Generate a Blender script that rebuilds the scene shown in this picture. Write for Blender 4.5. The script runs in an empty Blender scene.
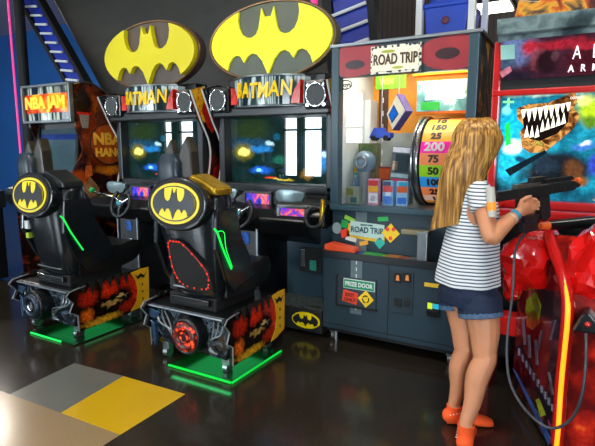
import bpy, bmesh, math, random
from mathutils import Vector, Matrix, noise
PI = math.pi
R = math.radians
random.seed(7)
C = bpy.context.scene.collection
sc = bpy.context.scene

# ------------------------------------------------------------------ camera
CAM_Z = 1.4
PITCH = math.atan(75/501)
YAW = R(30.0)
cam = bpy.data.cameras.new('camera'); co = bpy.data.objects.new('camera', cam); C.objects.link(co)
cam.lens = 36*501/595; cam.sensor_width = 36; cam.clip_start = 0.05
co.location = (0, 0, CAM_Z); co.rotation_euler = (PI/2 - PITCH, 0, YAW)
sc.camera = co
# ------------------------------------------------------------------ world and light
w = bpy.data.worlds.new('daylight'); sc.world = w; w.use_nodes = True
w.node_tree.nodes['Background'].inputs[0].default_value = (0.80, 0.92, 1.0, 1)
w.node_tree.nodes['Background'].inputs[1].default_value = 26.0
sc.view_settings.view_transform = 'Standard'; sc.view_settings.look = 'None'
sc.view_settings.exposure = 0.22; sc.view_settings.gamma = 1; sc.view_settings.use_curve_mapping = False
ROOM = dict(x0=-22.0, x1=5.0, y0=-6.0, y1=8.0, z=4.3)

def area(name, loc, size, power, col=(1, 1, 1), rot=(0, 0, 0), size_y=None, parent=None, spread=None):
    l = bpy.data.lights.new(name, 'AREA'); l.energy = power; l.color = col
    l.shape = 'RECTANGLE'; l.size = size; l.size_y = size_y or size
    if spread: l.spread = spread
    o = bpy.data.objects.new(name, l); C.objects.link(o); o.location = loc; o.rotation_euler = rot
    if parent: o.parent = parent; o.location = Vector(loc)-Vector(ORG[parent.name])
    return o
WINDOWS = [(-20.4, -19.7), (-19.0, -18.3), (-13.35, -12.9), (-12.6, -11.9), (-8.3, -7.75), (-7.6, -6.9), (-6.85, -6.1), (-6.0, -5.3), (1.7, 3.9)]  # the last window is unseen, added at the right as fill light
def sill(a): return 1.5 if a == -6.0 else 0.5
for a, b in WINDOWS:
    o = area('window_daylight', ((a+b)/2, ROOM['y0']-0.12, (sill(a)+2.9)/2), b-a, 1.0, rot=(PI/2, 0, 0), size_y=2.9-sill(a))
    o.data.cycles.is_portal = True
LAMPS = [(-3.3, 1.2, 3.9), (-0.4, 1.4, 3.9), (-6.2, 1.2, 3.9), (-2.6, -2.2, 3.9), (1.2, -1.8, 3.9), (-6.5, -2.5, 3.9), (-3.5, 7.0, 3.75), (1.7, 3.3, 3.9), (-9.5, 4.8, 3.9)]
LAMP_POWER = [42, 40, 34, 36, 34, 26, 30, 22, 70]

# ------------------------------------------------------------------ pixel helpers: a point of the photo at its own depth
def axes(yaw, pitch):
    f = Vector((-math.sin(yaw)*math.cos(pitch), math.cos(yaw)*math.cos(pitch), -math.sin(pitch)))
    r = Vector((math.cos(yaw), math.sin(yaw), 0)); return f, r, r.cross(f)
def from_px(ax, F, x, y, Y=None, X=None, Z=None):
    d = ax[0]*F + ax[1]*(x-297.5) - ax[2]*(y-223)
    t = (Z-CAM_Z)/d.z if Z is not None else (Y/d.y if Y is not None else X/d.x)
    return Vector((0, 0, CAM_Z)) + d*t
AX1, AX2 = axes(R(34.1), math.atan(75/590)), axes(YAW, PITCH)
def at(x, y, **k): return from_px(AX1, 590, x, y, **k)     # drawing frame in which the things are laid out
def at2(x, y, **k): return from_px(AX2, 501, x, y, **k)    # frame of the room itself
def settle_shift(px_, py_): return Vector((-.04393*px_+.13887*py_, .0056*px_-.1163*py_, 0))   # from the first to the second, at a pivot
PLACE = {}     # thing -> pivot, x scale, y scale

# ------------------------------------------------------------------ materials
MATS = {}
def srgb(c):
    if isinstance(c, str):
        c = [int(c[i:i+2], 16)/255 for i in (0, 2, 4)]
    return tuple((x/12.92 if x <= 0.04045 else ((x+0.055)/1.055)**2.4) for x in c)
def mat(name, col, rough=0.5, metal=0.0, emit=0.0, vary=0.12, scale=8.0, bump=0.0, trans=0.0, sub=0.0, coat=0.0, spec=0.5, ecol=None):
    if name in MATS: return MATS[name]
    m = bpy.data.materials.new(name); m.use_nodes = True; nt = m.node_tree; n = nt.nodes; L = nt.links
    b = n['Principled BSDF']; c = srgb(col)
    tc = n.new('ShaderNodeTexCoord'); nz = n.new('ShaderNodeTexNoise'); nz.inputs['Scale'].default_value = scale; nz.inputs['Detail'].default_value = 4
    L.new(tc.outputs['Object'], nz.inputs['Vector'])
    rp = n.new('ShaderNodeValToRGB')
    rp.color_ramp.elements[0].position = 0.3; rp.color_ramp.elements[1].position = 0.7
    rp.color_ramp.elements[0].color = tuple(x*(1-vary) for x in c)+(1,)
    rp.color_ramp.elements[1].color = tuple(min(1, x*(1+vary)) for x in c)+(1,)
    L.new(nz.outputs['Fac'], rp.inputs['Fac']); L.new(rp.outputs['Color'], b.inputs['Base Color'])
    b.inputs['Roughness'].default_value = rough; b.inputs['Metallic'].default_value = metal
    b.inputs['Specular IOR Level'].default_value = spec
    b.inputs['Transmission Weight'].default_value = trans
    b.inputs['Coat Weight'].default_value = coat
    if sub:
        b.inputs['Subsurface Weight'].default_value = sub; b.inputs['Subsurface Radius'].default_value = (0.02, 0.008, 0.004)
    if emit:
        if ecol: b.inputs['Emission Color'].default_value = srgb(ecol)+(1,)
        else: L.new(rp.outputs['Color'], b.inputs['Emission Color'])
        b.inputs['Emission Strength'].default_value = emit
    if bump:
        bp = n.new('ShaderNodeBump'); bp.inputs['Strength'].default_value = bump; bp.inputs['Distance'].default_value = 0.01
        L.new(nz.outputs['Fac'], bp.inputs['Height']); L.new(bp.outputs['Normal'], b.inputs['Normal'])
    MATS[name] = m
    return m
def ramp_mat(name, stops, scale=(1, 1, 1), detail=5, rough=0.35, emit=0.0, tex='noise', nscale=4.0, distort=0.0, coat=0.0, bump=0.0, interp='LINEAR', metal=0.0):
    """multi colour noise / wave art"""
    if name in MATS: return MATS[name]
    m = bpy.data.materials.new(name); m.use_nodes = True; nt = m.node_tree; n = nt.nodes; L = nt.links
    b = n['Principled BSDF']
    tc = n.new('ShaderNodeTexCoord'); mp = n.new('ShaderNodeMapping'); mp.inputs['Scale'].default_value = scale
    L.new(tc.outputs['Object'], mp.inputs['Vector'])
    if tex == 'noise':
        t = n.new('ShaderNodeTexNoise'); t.inputs['Scale'].default_value = nscale; t.inputs['Detail'].default_value = detail; t.inputs['Distortion'].default_value = distort; out = t.outputs['Fac']
    elif tex == 'voronoi':
        t = n.new('ShaderNodeTexVoronoi'); t.inputs['Scale'].default_value = nscale; out = t.outputs['Distance']
    else:
        t = n.new('ShaderNodeTexWave'); t.inputs['Scale'].default_value = nscale; t.inputs['Distortion'].default_value = distort; t.inputs['Detail'].default_value = detail; out = t.outputs['Fac']
        if tex == 'wavez': t.bands_direction = 'Z'
    L.new(mp.outputs[0], t.inputs['Vector'])
    rp = n.new('ShaderNodeValToRGB'); cr = rp.color_ramp; cr.interpolation = interp
    while len(cr.elements) > 1: cr.elements.remove(cr.elements[-1])
    cr.elements[0].position = stops[0][0]; cr.elements[0].color = srgb(stops[0][1])+(1,)
    for p, c in stops[1:]:
        e = cr.elements.new(p); e.color = srgb(c)+(1,)
    L.new(out, rp.inputs['Fac']); L.new(rp.outputs['Color'], b.inputs['Base Color'])
    b.inputs['Roughness'].default_value = rough; b.inputs['Coat Weight'].default_value = coat; b.inputs['Metallic'].default_value = metal
    if emit:
        L.new(rp.outputs['Color'], b.inputs['Emission Color']); b.inputs['Emission Strength'].default_value = emit
    if bump:
        bp = n.new('ShaderNodeBump'); bp.inputs['Strength'].default_value = bump; bp.inputs['Distance'].default_value = 0.01
        L.new(out, bp.inputs['Height']); L.new(bp.outputs['Normal'], b.inputs['Normal'])
    MATS[name] = m
    return m
def blob_mat(name, stops, blobs, plane='XZ', emit=0.0, rough=0.05, nscale=4.0, warp=0.04, wscale=9.0, spec=1.0, grain=0.35):
    """a printed or shown picture: soft coloured spots over a mottled ground. blobs: (u, v, ru, rv, colour[, hardness])"""
    if name in MATS: return MATS[name]
    m = bpy.data.materials.new(name); m.use_nodes = True; nt = m.node_tree; n = nt.nodes; L = nt.links; b = n['Principled BSDF']
    tc = n.new('ShaderNodeTexCoord'); nz = n.new('ShaderNodeTexNoise'); nz.inputs['Scale'].default_value = nscale; nz.inputs['Detail'].default_value = 5; nz.inputs['Distortion'].default_value = 1
    L.new(tc.outputs['Object'], nz.inputs['Vector'])
    w_ = n.new('ShaderNodeTexNoise'); w_.inputs['Scale'].default_value = wscale; w_.inputs['Detail'].default_value = 4; L.new(tc.outputs['Object'], w_.inputs['Vector'])
    sb_ = n.new('ShaderNodeVectorMath'); sb_.operation = 'SUBTRACT'; sb_.inputs[1].default_value = (.5, .5, .5); L.new(w_.outputs['Color'], sb_.inputs[0])
    ml = n.new('ShaderNodeVectorMath'); ml.operation = 'SCALE'; ml.inputs['Scale'].default_value = warp*2; L.new(sb_.outputs[0], ml.inputs[0])
    ad = n.new('ShaderNodeVectorMath'); ad.operation = 'ADD'; L.new(tc.outputs['Object'], ad.inputs[0]); L.new(ml.outputs[0], ad.inputs[1])
    rp = n.new('ShaderNodeValToRGB'); cr = rp.color_ramp
    while len(cr.elements) > 1: cr.elements.remove(cr.elements[-1])
    cr.elements[0].position = stops[0][0]; cr.elements[0].color = srgb(stops[0][1])+(1,)
    for p, c in stops[1:]: e = cr.elements.new(p); e.color = srgb(c)+(1,)
    L.new(nz.outputs['Fac'], rp.inputs['Fac']); last = rp.outputs['Color']
    for bl in blobs:
        u, v_, ru, rv, col = bl[:5]; hard = bl[5] if len(bl) > 5 else .3
        s0 = n.new('ShaderNodeVectorMath'); s0.operation = 'SUBTRACT'; s0.inputs[1].default_value = (u, 0, v_) if plane == 'XZ' else (0, u, v_)
        L.new(ad.outputs[0], s0.inputs[0])
        s1 = n.new('ShaderNodeVectorMath'); s1.operation = 'MULTIPLY'; s1.inputs[1].default_value = (1/ru, 0, 1/rv) if plane == 'XZ' else (0, 1/ru, 1/rv)
        L.new(s0.outputs[0], s1.inputs[0])
        ln = n.new('ShaderNodeVectorMath'); ln.operation = 'LENGTH'; L.new(s1.outputs[0], ln.inputs[0])
        mr = n.new('ShaderNodeMapRange'); mr.interpolation_type = 'SMOOTHSTEP'; mr.inputs['From Min'].default_value = 1.0; mr.inputs['From Max'].default_value = hard
        mr.inputs['To Min'].default_value = 0; mr.inputs['To Max'].default_value = 1; L.new(ln.outputs['Value'], mr.inputs['Value'])
        mx = n.new('ShaderNodeMixRGB'); mx.inputs[2].default_value = srgb(col)+(1,); L.new(mr.outputs[0], mx.inputs[0]); L.new(last, mx.inputs[1]); last = mx.outputs[0]
    g = n.new('ShaderNodeTexNoise'); g.inputs['Scale'].default_value = 45; g.inputs['Detail'].default_value = 3; L.new(ad.outputs[0], g.inputs['Vector'])
    gm = n.new('ShaderNodeMapRange'); gm.inputs['From Min'].default_value = .35; gm.inputs['From Max'].default_value = .65; gm.inputs['To Min'].default_value = 1-grain; gm.inputs['To Max'].default_value = 1+grain*.5
    L.new(g.outputs['Fac'], gm.inputs['Value'])
    mu = n.new('ShaderNodeVectorMath'); mu.operation = 'SCALE'; L.new(last, mu.inputs[0]); L.new(gm.outputs[0], mu.inputs['Scale'])
    L.new(mu.outputs[0], b.inputs['Base Color']); b.inputs['Roughness'].default_value = rough; b.inputs['Specular IOR Level'].default_value = spec
    if emit: L.new(mu.outputs[0], b.inputs['Emission Color']); b.inputs['Emission Strength'].default_value = emit
    MATS[name] = m
    return m
def glass_mat(name, tint=(1, 1, 1), rough=0.0):
    if name in MATS: return MATS[name]
    m = bpy.data.materials.new(name); m.use_nodes = True; nt = m.node_tree; n = nt.nodes; L = nt.links
    n.remove(n['Principled BSDF'])
    tr = n.new('ShaderNodeBsdfTransparent'); tr.inputs[0].default_value = tuple(tint)+(1,)
    gl = n.new('ShaderNodeBsdfGlossy'); gl.inputs['Roughness'].default_value = rough
    fr = n.new('ShaderNodeFresnel'); fr.inputs['IOR'].default_value = 1.45
    mx = n.new('ShaderNodeMixShader'); L.new(fr.outputs[0], mx.inputs[0]); L.new(tr.outputs[0], mx.inputs[1]); L.new(gl.outputs[0], mx.inputs[2])
    L.new(mx.outputs[0], n['Material Output'].inputs[0])
    MATS[name] = m
    return m

M_black = mat('black_plastic', '0d1012', 0.3, vary=0.2)
M_blackm = mat('matte_black', '0c0d0f', 0.7)
M_pvc = mat('black_vinyl', '0f1112', 0.32, bump=0.15, scale=30)
M_char = mat('charcoal_laminate', '181d21', 0.35, vary=0.15)
M_shell = mat('seat_shell', '10161a', 0.24, vary=0.15, coat=0.3)
M_slate = mat('slate_laminate', '1f3440', 0.42, vary=0.06, bump=0.05, scale=60)
M_slate2 = mat('slate_trim', '2c4854', 0.38, vary=0.06)
M_chrome = mat('chrome', 'c8ccd0', 0.14, 1.0)
M_steel = mat('brushed_steel', '8d9498', 0.35, 0.9)
M_grey = mat('grey_plastic', '7c8589', 0.4)
M_white = mat('white_plastic', 'e9ecec', 0.45, vary=0.03)
M_cream = mat('cream_card', 'efe6cf', 0.5, vary=0.04)
M_yel = mat('bat_yellow', 'f0d808', 0.35, vary=0.05)
M_yeld = mat('panel_yellow', 'e2a818', 0.4, vary=0.1)
M_navy = mat('navy_black', '10141c', 0.3)
M_red = mat('red_paint', 'c21312', 0.28, vary=0.08, coat=0.4)
M_redg = mat('red_gloss', 'd6100c', 0.13, vary=0.12, coat=0.8)
M_orange = mat('orange_plastic', 'f0682a', 0.4)
M_gold = mat('bronze_gold', 'b08820', 0.25, 0.75, vary=0.3, scale=20)
M_blue = mat('blue_plastic', '1146c0', 0.4)
M_green = mat('green_plastic', '1fa050', 0.4)
M_grille = ramp_mat('speaker_grille', [(0.0, '15181a'), (0.35, '2e3336'), (0.6, '454b4d')], tex='voronoi', nscale=90, rough=0.6)
M_gled = mat('green_led', '10e048', 0.4, emit=1.5, vary=0.0)
M_gledd = mat('green_led_soft', '18c850', 0.4, emit=1.2, vary=0.05)
M_rled = mat('red_led', 'f03018', 0.4, emit=.6, vary=0.0)
M_screenglass = mat('dark_screen', '07090b', 0.05)

# ------------------------------------------------------------------ mesh helpers
class MB:
    def __init__(s): s.bm = bmesh.new()
    def box(s, x0, x1, y0, y1, z0, z1, bevel=0.0, M=None):
        bm = bmesh.new(); bmesh.ops.create_cube(bm, size=1)
        for v in bm.verts: v.co = Vector(((x0+x1)/2+v.co.x*(x1-x0), (y0+y1)/2+v.co.y*(y1-y0), (z0+z1)/2+v.co.z*(z1-z0)))
        if bevel: bmesh.ops.bevel(bm, geom=bm.edges[:], offset=bevel, segments=2, affect='EDGES', profile=0.6)
        return s._add(bm, M)
    def _add(s, bm, M=None):
        if M is not None: bmesh.ops.transform(bm, matrix=M, verts=bm.verts)
        me = bpy.data.meshes.new('t'); bm.to_mesh(me); bm.free(); s.bm.from_mesh(me); bpy.data.meshes.remove(me); return s
    def prism(s, pts, a, b, axis='Y', bevel=0.0, M=None):
        """pts in the plane across the axis (Y: x,z   X: y,z   Z: x,y), pushed from a to b"""
        bm = bmesh.new()
        def P(p, t): return {'Y': (p[0], t, p[1]), 'X': (t, p[0], p[1]), 'Z': (p[0], p[1], t)}[axis]
        va = [bm.verts.new(P(p, a)) for p in pts]; vb = [bm.verts.new(P(p, b)) for p in pts]
        bm.faces.new(va); bm.faces.new(vb[::-1]); n = len(pts)
        for i in range(n): bm.faces.new((va[i], vb[i], vb[(i+1) % n], va[(i+1) % n]))
        bmesh.ops.recalc_face_normals(bm, faces=bm.faces)
        if bevel:
            es = [e for e in bm.edges if len(e.link_faces) == 2 and e.calc_face_angle(0) > 0.6]
            bmesh.ops.bevel(bm, geom=es, offset=bevel, segments=2, affect='EDGES', profile=0.6)
        return s._add(bm, M)
    def cyl(s, p, q, r0, r1=None, n=20, cap=True):
        p = Vector(p); q = Vector(q); r1 = r0 if r1 is None else r1
        d = q-p; bm = bmesh.new()
        bmesh.ops.create_cone(bm, cap_ends=cap, segments=n, radius1=r0, radius2=r1, depth=d.length)
        M = Matrix.Translation((p+q)/2) @ Vector((0, 0, 1)).rotation_difference(d.normalized()).to_matrix().to_4x4()
        return s._add(bm, M)
    def ball(s, p, r, sc_=(1, 1, 1), n=16, rot=None):
        bm = bmesh.new(); bmesh.ops.create_uvsphere(bm, u_segments=n, v_segments=max(6, n*2//3), radius=r)
        M = Matrix.Translation(Vector(p)) @ (rot.to_4x4() if rot else Matrix()) @ Matrix.Diagonal((*sc_, 1))
        return s._add(bm, M)
    def torus(s, c, R0, r, axis=(0, 1, 0), n=40, m=10, a0=0, a1=2*PI, up=None):
        ax = Vector(axis).normalized(); u = ax.orthogonal().normalized() if up is None else Vector(up).normalized(); v = ax.cross(u)
        closed = abs(a1-a0-2*PI) < 1e-4
        pts = [Vector(c)+R0*(math.cos(a)*u+math.sin(a)*v) for a in [a0+(a1-a0)*i/n for i in range(n if closed else n+1)]]
        return s.tube(pts, r, closed=closed, n=m)
    def tube(s, pts, r, closed=False, n=8, cap=True):
        pts = [Vector(p) for p in pts]; N = len(pts); bm = bmesh.new(); rings = []
        rr = r if isinstance(r, (list, tuple)) else [r]*N
        prev = None
        for i, p in enumerate(pts):
            if closed: t = pts[(i+1) % N]-pts[i-1]
            else: t = pts[min(i+1, N-1)]-pts[max(i-1, 0)]
            t.normalize()
            if prev is None: u = t.orthogonal().normalized()
            else:
                u = prev - t*prev.dot(t)
                u = u.normalized() if u.length > 1e-6 else t.orthogonal().normalized()
            prev = u; v = t.cross(u)
            rings.append([bm.verts.new(p+rr[i]*(math.cos(2*PI*k/n)*u+math.sin(2*PI*k/n)*v)) for k in range(n)])
        for i in range(N if closed else N-1):
            A, B = rings[i], rings[(i+1) % N]
            for k in range(n): bm.faces.new((A[k], A[(k+1) % n], B[(k+1) % n], B[k]))
        if cap and not closed:
            bm.faces.new(rings[0][::-1]); bm.faces.new(rings[-1])
        bmesh.ops.recalc_face_normals(bm, faces=bm.faces)
        return s._add(bm)
    def loft(s, rings, cap=True):
        bm = bmesh.new(); rs = [[bm.verts.new(p) for p in r] for r in rings]; n = len(rs[0])
        for A, B in zip(rs, rs[1:]):
            for k in range(n): bm.faces.new((A[k], A[(k+1) % n], B[(k+1) % n], B[k]))
        if cap: bm.faces.new(rs[0][::-1]); bm.faces.new(rs[-1])
        bmesh.ops.recalc_face_normals(bm, faces=bm.faces)
        return s._add(bm)
    def quad(s, a, b, c, d):
        bm = bmesh.new(); bm.faces.new([bm.verts.new(p) for p in (a, b, c, d)]); return s._add(bm)
    def text(s, body, size, loc, depth=0.004, rot=(PI/2, 0, 0), bold=0.0, sx=1.0, shear=0.0, align='CENTER'):
        cu = bpy.data.curves.new('t', 'FONT'); cu.body = body; cu.size = size; cu.extrude = depth; cu.offset = bold; cu.shear = shear
        cu.align_x = align; cu.align_y = 'CENTER'; cu.resolution_u = 3
        o = bpy.data.objects.new('t', cu); C.objects.link(o)
        bpy.context.view_layer.update()
        me = bpy.data.meshes.new_from_object(o.evaluated_get(bpy.context.evaluated_depsgraph_get()))
        bpy.data.objects.remove(o); bpy.data.curves.remove(cu)
        from mathutils import Euler
        rm = rot if isinstance(rot, Matrix) else Euler(rot).to_matrix().to_4x4()
        me.transform(Matrix.Translation(Vector(loc)) @ rm @ Matrix.Diagonal((sx, 1, 1, 1)))
        s.bm.from_mesh(me); bpy.data.meshes.remove(me); return s
    def build(s, name, material, parent=None, smooth=None, label=None, mats=None):
        me = bpy.data.meshes.new(name)
        org = Vector(ORG.get(parent.name, (0, 0, 0))) if parent else Vector((0, 0, 0))
        if org.length: bmesh.ops.translate(s.bm, vec=-org, verts=s.bm.verts)
        s.bm.to_mesh(me); s.bm.free()
        o = bpy.data.objects.new(name, me); C.objects.link(o)
        for m in (mats or [material]): me.materials.append(m)
        if smooth is not None:
            for p in me.polygons: p.use_smooth = True
            md = None
            try:
                me.set_sharp_from_angle(angle=R(smooth))
            except Exception: pass
        if parent:
            o.parent = parent; ORG[o.name] = tuple(org)
        if label: o['label'] = label
        return o
ORG = {}
def thing(name, loc, label, cat, group=None):
    o = bpy.data.objects.new(name, None); C.objects.link(o); o.location = loc; o.empty_display_size = 0.1
    ORG[o.name] = tuple(loc); tag(o, label, cat, group); return o
def tag(o, label, cat, group=None):
    o['label'] = label; o['category'] = cat
    if group: o['group'] = group
    return o
def struct(o): o['kind'] = 'structure'; return o
def solo(mb, name, material, loc, label, cat, group=None, smooth=None):
    """a thing that is one mesh with its origin at loc"""
    bmesh.ops.translate(mb.bm, vec=-Vector(loc), verts=mb.bm.verts)
    o = mb.build(name, material, smooth=smooth); o.location = loc; ORG[o.name] = tuple(loc)
    return tag(o, label, cat, group)
def voxel(mb, size, smooth_it=2):
    me = bpy.data.meshes.new('v'); mb.bm.to_mesh(me); mb.bm.free()
    o = bpy.data.objects.new('v', me); C.objects.link(o)
    md = o.modifiers.new('r', 'REMESH'); md.mode = 'VOXEL'; md.voxel_size = size; md.use_smooth_shade = True
    if smooth_it:
        m2 = o.modifiers.new('s', 'SMOOTH'); m2.iterations = smooth_it; m2.factor = 0.5
    bpy.context.view_layer.update()
    m = bpy.data.meshes.new_from_object(o.evaluated_get(bpy.context.evaluated_depsgraph_get()))
    bpy.data.objects.remove(o); r = MB(); r.bm.from_mesh(m); bpy.data.meshes.remove(m); return r
def catmull(pts, k=6, closed=True):
    out = []; n = len(pts)
    for i in range(n if closed else n-1):
        p0, p1, p2, p3 = (pts[(i-1) % n], pts[i], pts[(i+1) % n], pts[(i+2) % n]) if closed else (pts[max(i-1, 0)], pts[i], pts[i+1], pts[min(i+2, n-1)])
        for j in range(k):
            t = j/k
            out.append(tuple(0.5*((2*b)+(-a+c)*t+(2*a-5*b+4*c-d)*t*t+(-a+3*b-3*c+d)*t**3) for a, b, c, d in zip(p0, p1, p2, p3)))
    if not closed: out.append(tuple(pts[-1]))
    return out
def ell(cx, cz, a, b, n=48): return [(cx+a*math.cos(2*PI*i/n), cz+b*math.sin(2*PI*i/n)) for i in range(n)]

# ------------------------------------------------------------------ the room
x0, x1, y0, y1, H = ROOM['x0'], ROOM['x1'], ROOM['y0'], ROOM['y1'], ROOM['z']
# floor: polished speckled concrete with three inlaid coloured tiles
def floor_mat(name, stops, rough):
    m = bpy.data.materials.new(name); m.use_nodes = True; nt = m.node_tree; n = nt.nodes; L = nt.links; b = n['Principled BSDF']
    tc = n.new('ShaderNodeTexCoord'); big = n.new('ShaderNodeTexNoise'); big.inputs['Scale'].default_value = 1.3; big.inputs['Detail'].default_value = 6
    sp = n.new('ShaderNodeTexNoise'); sp.inputs['Scale'].default_value = 120; sp.inputs['Detail'].default_value = 3
    L.new(tc.outputs['Object'], big.inputs['Vector']); L.new(tc.outputs['Object'], sp.inputs['Vector'])
    rp = n.new('ShaderNodeValToRGB'); rp.color_ramp.elements[0].position = 0.35; rp.color_ramp.elements[1].position = 0.7
    rp.color_ramp.elements[0].color = srgb(stops[0])+(1,); rp.color_ramp.elements[1].color = srgb(stops[1])+(1,)
    r2 = n.new('ShaderNodeValToRGB'); r2.color_ramp.elements[0].position = 0.62; r2.color_ramp.elements[1].position = 0.72
    r2.color_ramp.elements[0].color = (0, 0, 0, 1); r2.color_ramp.elements[1].color = (1, 1, 1, 1)
    mx = n.new('ShaderNodeMixRGB'); mx.inputs[2].default_value = srgb(stops[2])+(1,)
    L.new(big.outputs['Fac'], rp.inputs['Fac']); L.new(sp.outputs['Fac'], r2.inputs['Fac']); L.new(r2.outputs['Color'], mx.inputs[0]); L.new(rp.outputs['Color'], mx.inputs[1])
    L.new(mx.outputs[0], b.inputs['Base Color']); b.inputs['Roughness'].default_value = rough
    bp = n.new('ShaderNodeBump'); bp.inputs['Strength'].default_value = 0.05; bp.inputs['Distance'].default_value = 0.01
    L.new(big.outputs['Fac'], bp.inputs['Height']); L.new(bp.outputs['Normal'], b.inputs['Normal'])
    return m
fm = [floor_mat('polished_concrete', ('221e19', '322c24', '564e42'), 0.15),
      floor_mat('grey_tile', ('5f625c', '6c6e68', '7c7e78'), 0.2), floor_mat('yellow_tile', ('c29c16', 'd0a81c', 'dab634'), 0.2),
      floor_mat('beige_tile', ('8a7458', '96805f', 'a8926e'), 0.2)]
bm = bmesh.new()
T1, T5, T2 = (-2.834, 1.972), (-2.403, 2.001), (-1.911, 2.020)
T4, T6, T3 = (-2.785, 1.514), (-2.345, 1.531), (-1.903, 1.546)
B0, B1, B2 = (-3.40, 1.50), (-3.33, 0.95), (-1.89, 0.98)
V = {}
def v(p):
    if p not in V: V[p] = bm.verts.new((p[0], p[1], 0))
    return V[p]
def face(ps, mi):
    f = bm.faces.new([v(p) for p in ps]); f.material_index = mi
    if f.calc_center_median() and f.normal.z < 0: f.normal_flip()
cA, cB, cC, cD = (x0-.3, y0-.3), (x1+.3, y0-.3), (x1+.3, y1+.3), (x0-.3, y1+.3)
face([T1, T4, T6, T5], 1); face([T5, T6, T3, T2], 2); face([B0, B1, B2, T3, T6, T4], 3)
face([cD, cA, B1, B0, T4, T1], 0); face([cA, cB, B2, B1], 0); face([cB, cC, T2, T3, B2], 0); face([cC, cD, T1, T5, T2], 0)
bmesh.ops.recalc_face_normals(bm, faces=bm.faces)
if bm.faces[0].normal.z < 0: bmesh.ops.reverse_faces(bm, faces=bm.faces[:])
me = bpy.data.meshes.new('floor'); bm.to_mesh(me); bm.free()
for m in fm: me.materials.append(m)
floor = bpy.data.objects.new('floor', me); C.objects.link(floor); struct(floor)

M_wallblue = mat('blue_wall', '1058a0', 0.6, vary=0.12, scale=0.8)
M_wallgrey = mat('grey_wall', '6f6a66', 0.7, vary=0.1)
M_ceil2 = ramp_mat('taupe_siding', [(0.2, '66584e'), (0.5, '6e6056'), (0.8, '5a4e46')], tex='wave', nscale=4.0, rough=.6, detail=2, distort=.3)
M_ceil = ramp_mat('corrugated_deck', [(0.2, 'b8b0c0'), (0.5, 'c8c0d0'), (0.8, 'a8a0b0')], tex='wave', nscale=3.0, rough=0.7, detail=2, distort=0.6)
struct(MB().box(x0-.2, x1+.2, y0-.2, y1+.2, H, H+.15).build('ceiling', M_ceil))
struct(MB().box(x0-.2, -5.0, y1, y1+.2, 0, H).build('wall_back', M_wallblue))
struct(MB().box(-5.0, x1+.2, y1-.25, y1+.2, 0, H).build('wall_back_right', M_ceil2))
struct(MB().box(x0-.2, x0, y0, y1, 0, H).build('wall_left', M_wallblue))
struct(MB().box(x1, x1+.2, y0, y1, 0, H).build('wall_right', M_wallgrey))
wf = MB(); last = x0
for a, b in WINDOWS:
    wf.box(last, a, y0-.2, y0, 0, H); wf.box(a, b, y0-.2, y0, 0, sill(a)); wf.box(a, b, y0-.2, y0, 2.9, H); last = b
wf.box(last, x1, y0-.2, y0, 0, H)
struct(wf.build('wall_front', M_wallgrey))
for i, (a, b) in enumerate(WINDOWS):
    f = MB()
    for q in (a+.02, b-.02): f.box(q-.03, q+.03, y0-.16, y0-.04, sill(a), 2.9)
    for q in (sill(a)+.02, 1.95, 2.88): f.box(a, b, y0-.16, y0-.04, q-.03, q+.03)
    struct(f.build('window_%d' % (i+1), M_blackm))
struct(MB().box(x0, x1, y1-.02, y1, 0, .12).build('baseboard_back', M_blackm))

# ceiling lamps
M_lamp = mat('lamp_diffuser', 'fff4dc', 0.5, emit=9.0, vary=0.0)
for i, ((lx, ly, lz), pw) in enumerate(zip(LAMPS, LAMP_POWER)):
    if i == 6:
        p = at2(492, 8, Y=5.9); lx, ly, lz = p.x, p.y, p.z
    t = thing('ceiling_lamp', (lx, ly, lz), 'small square lamp glowing under the dark ceiling above the red shooting cabinet' if i == 6 else 'square ceiling lamp hanging overhead out of the picture', 'lamp', None if i == 6 else 'ceiling lamps')
    h = MB().box(lx-.22, lx+.22, ly-.22, ly+.22, lz+.01, lz+.07, .01)
    h.cyl((lx, ly, lz+.07), (lx, ly, H), .012, n=8); h.build('housing', M_blackm, t)
    MB().box(lx-.19, lx+.19, ly-.19, ly+.19, lz-.01, lz+.01).build('diffuser', M_lamp, t)
    area('ceiling_lamp_light', (lx, ly, lz-.03), .38, pw, (1, .93, .82))

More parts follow.
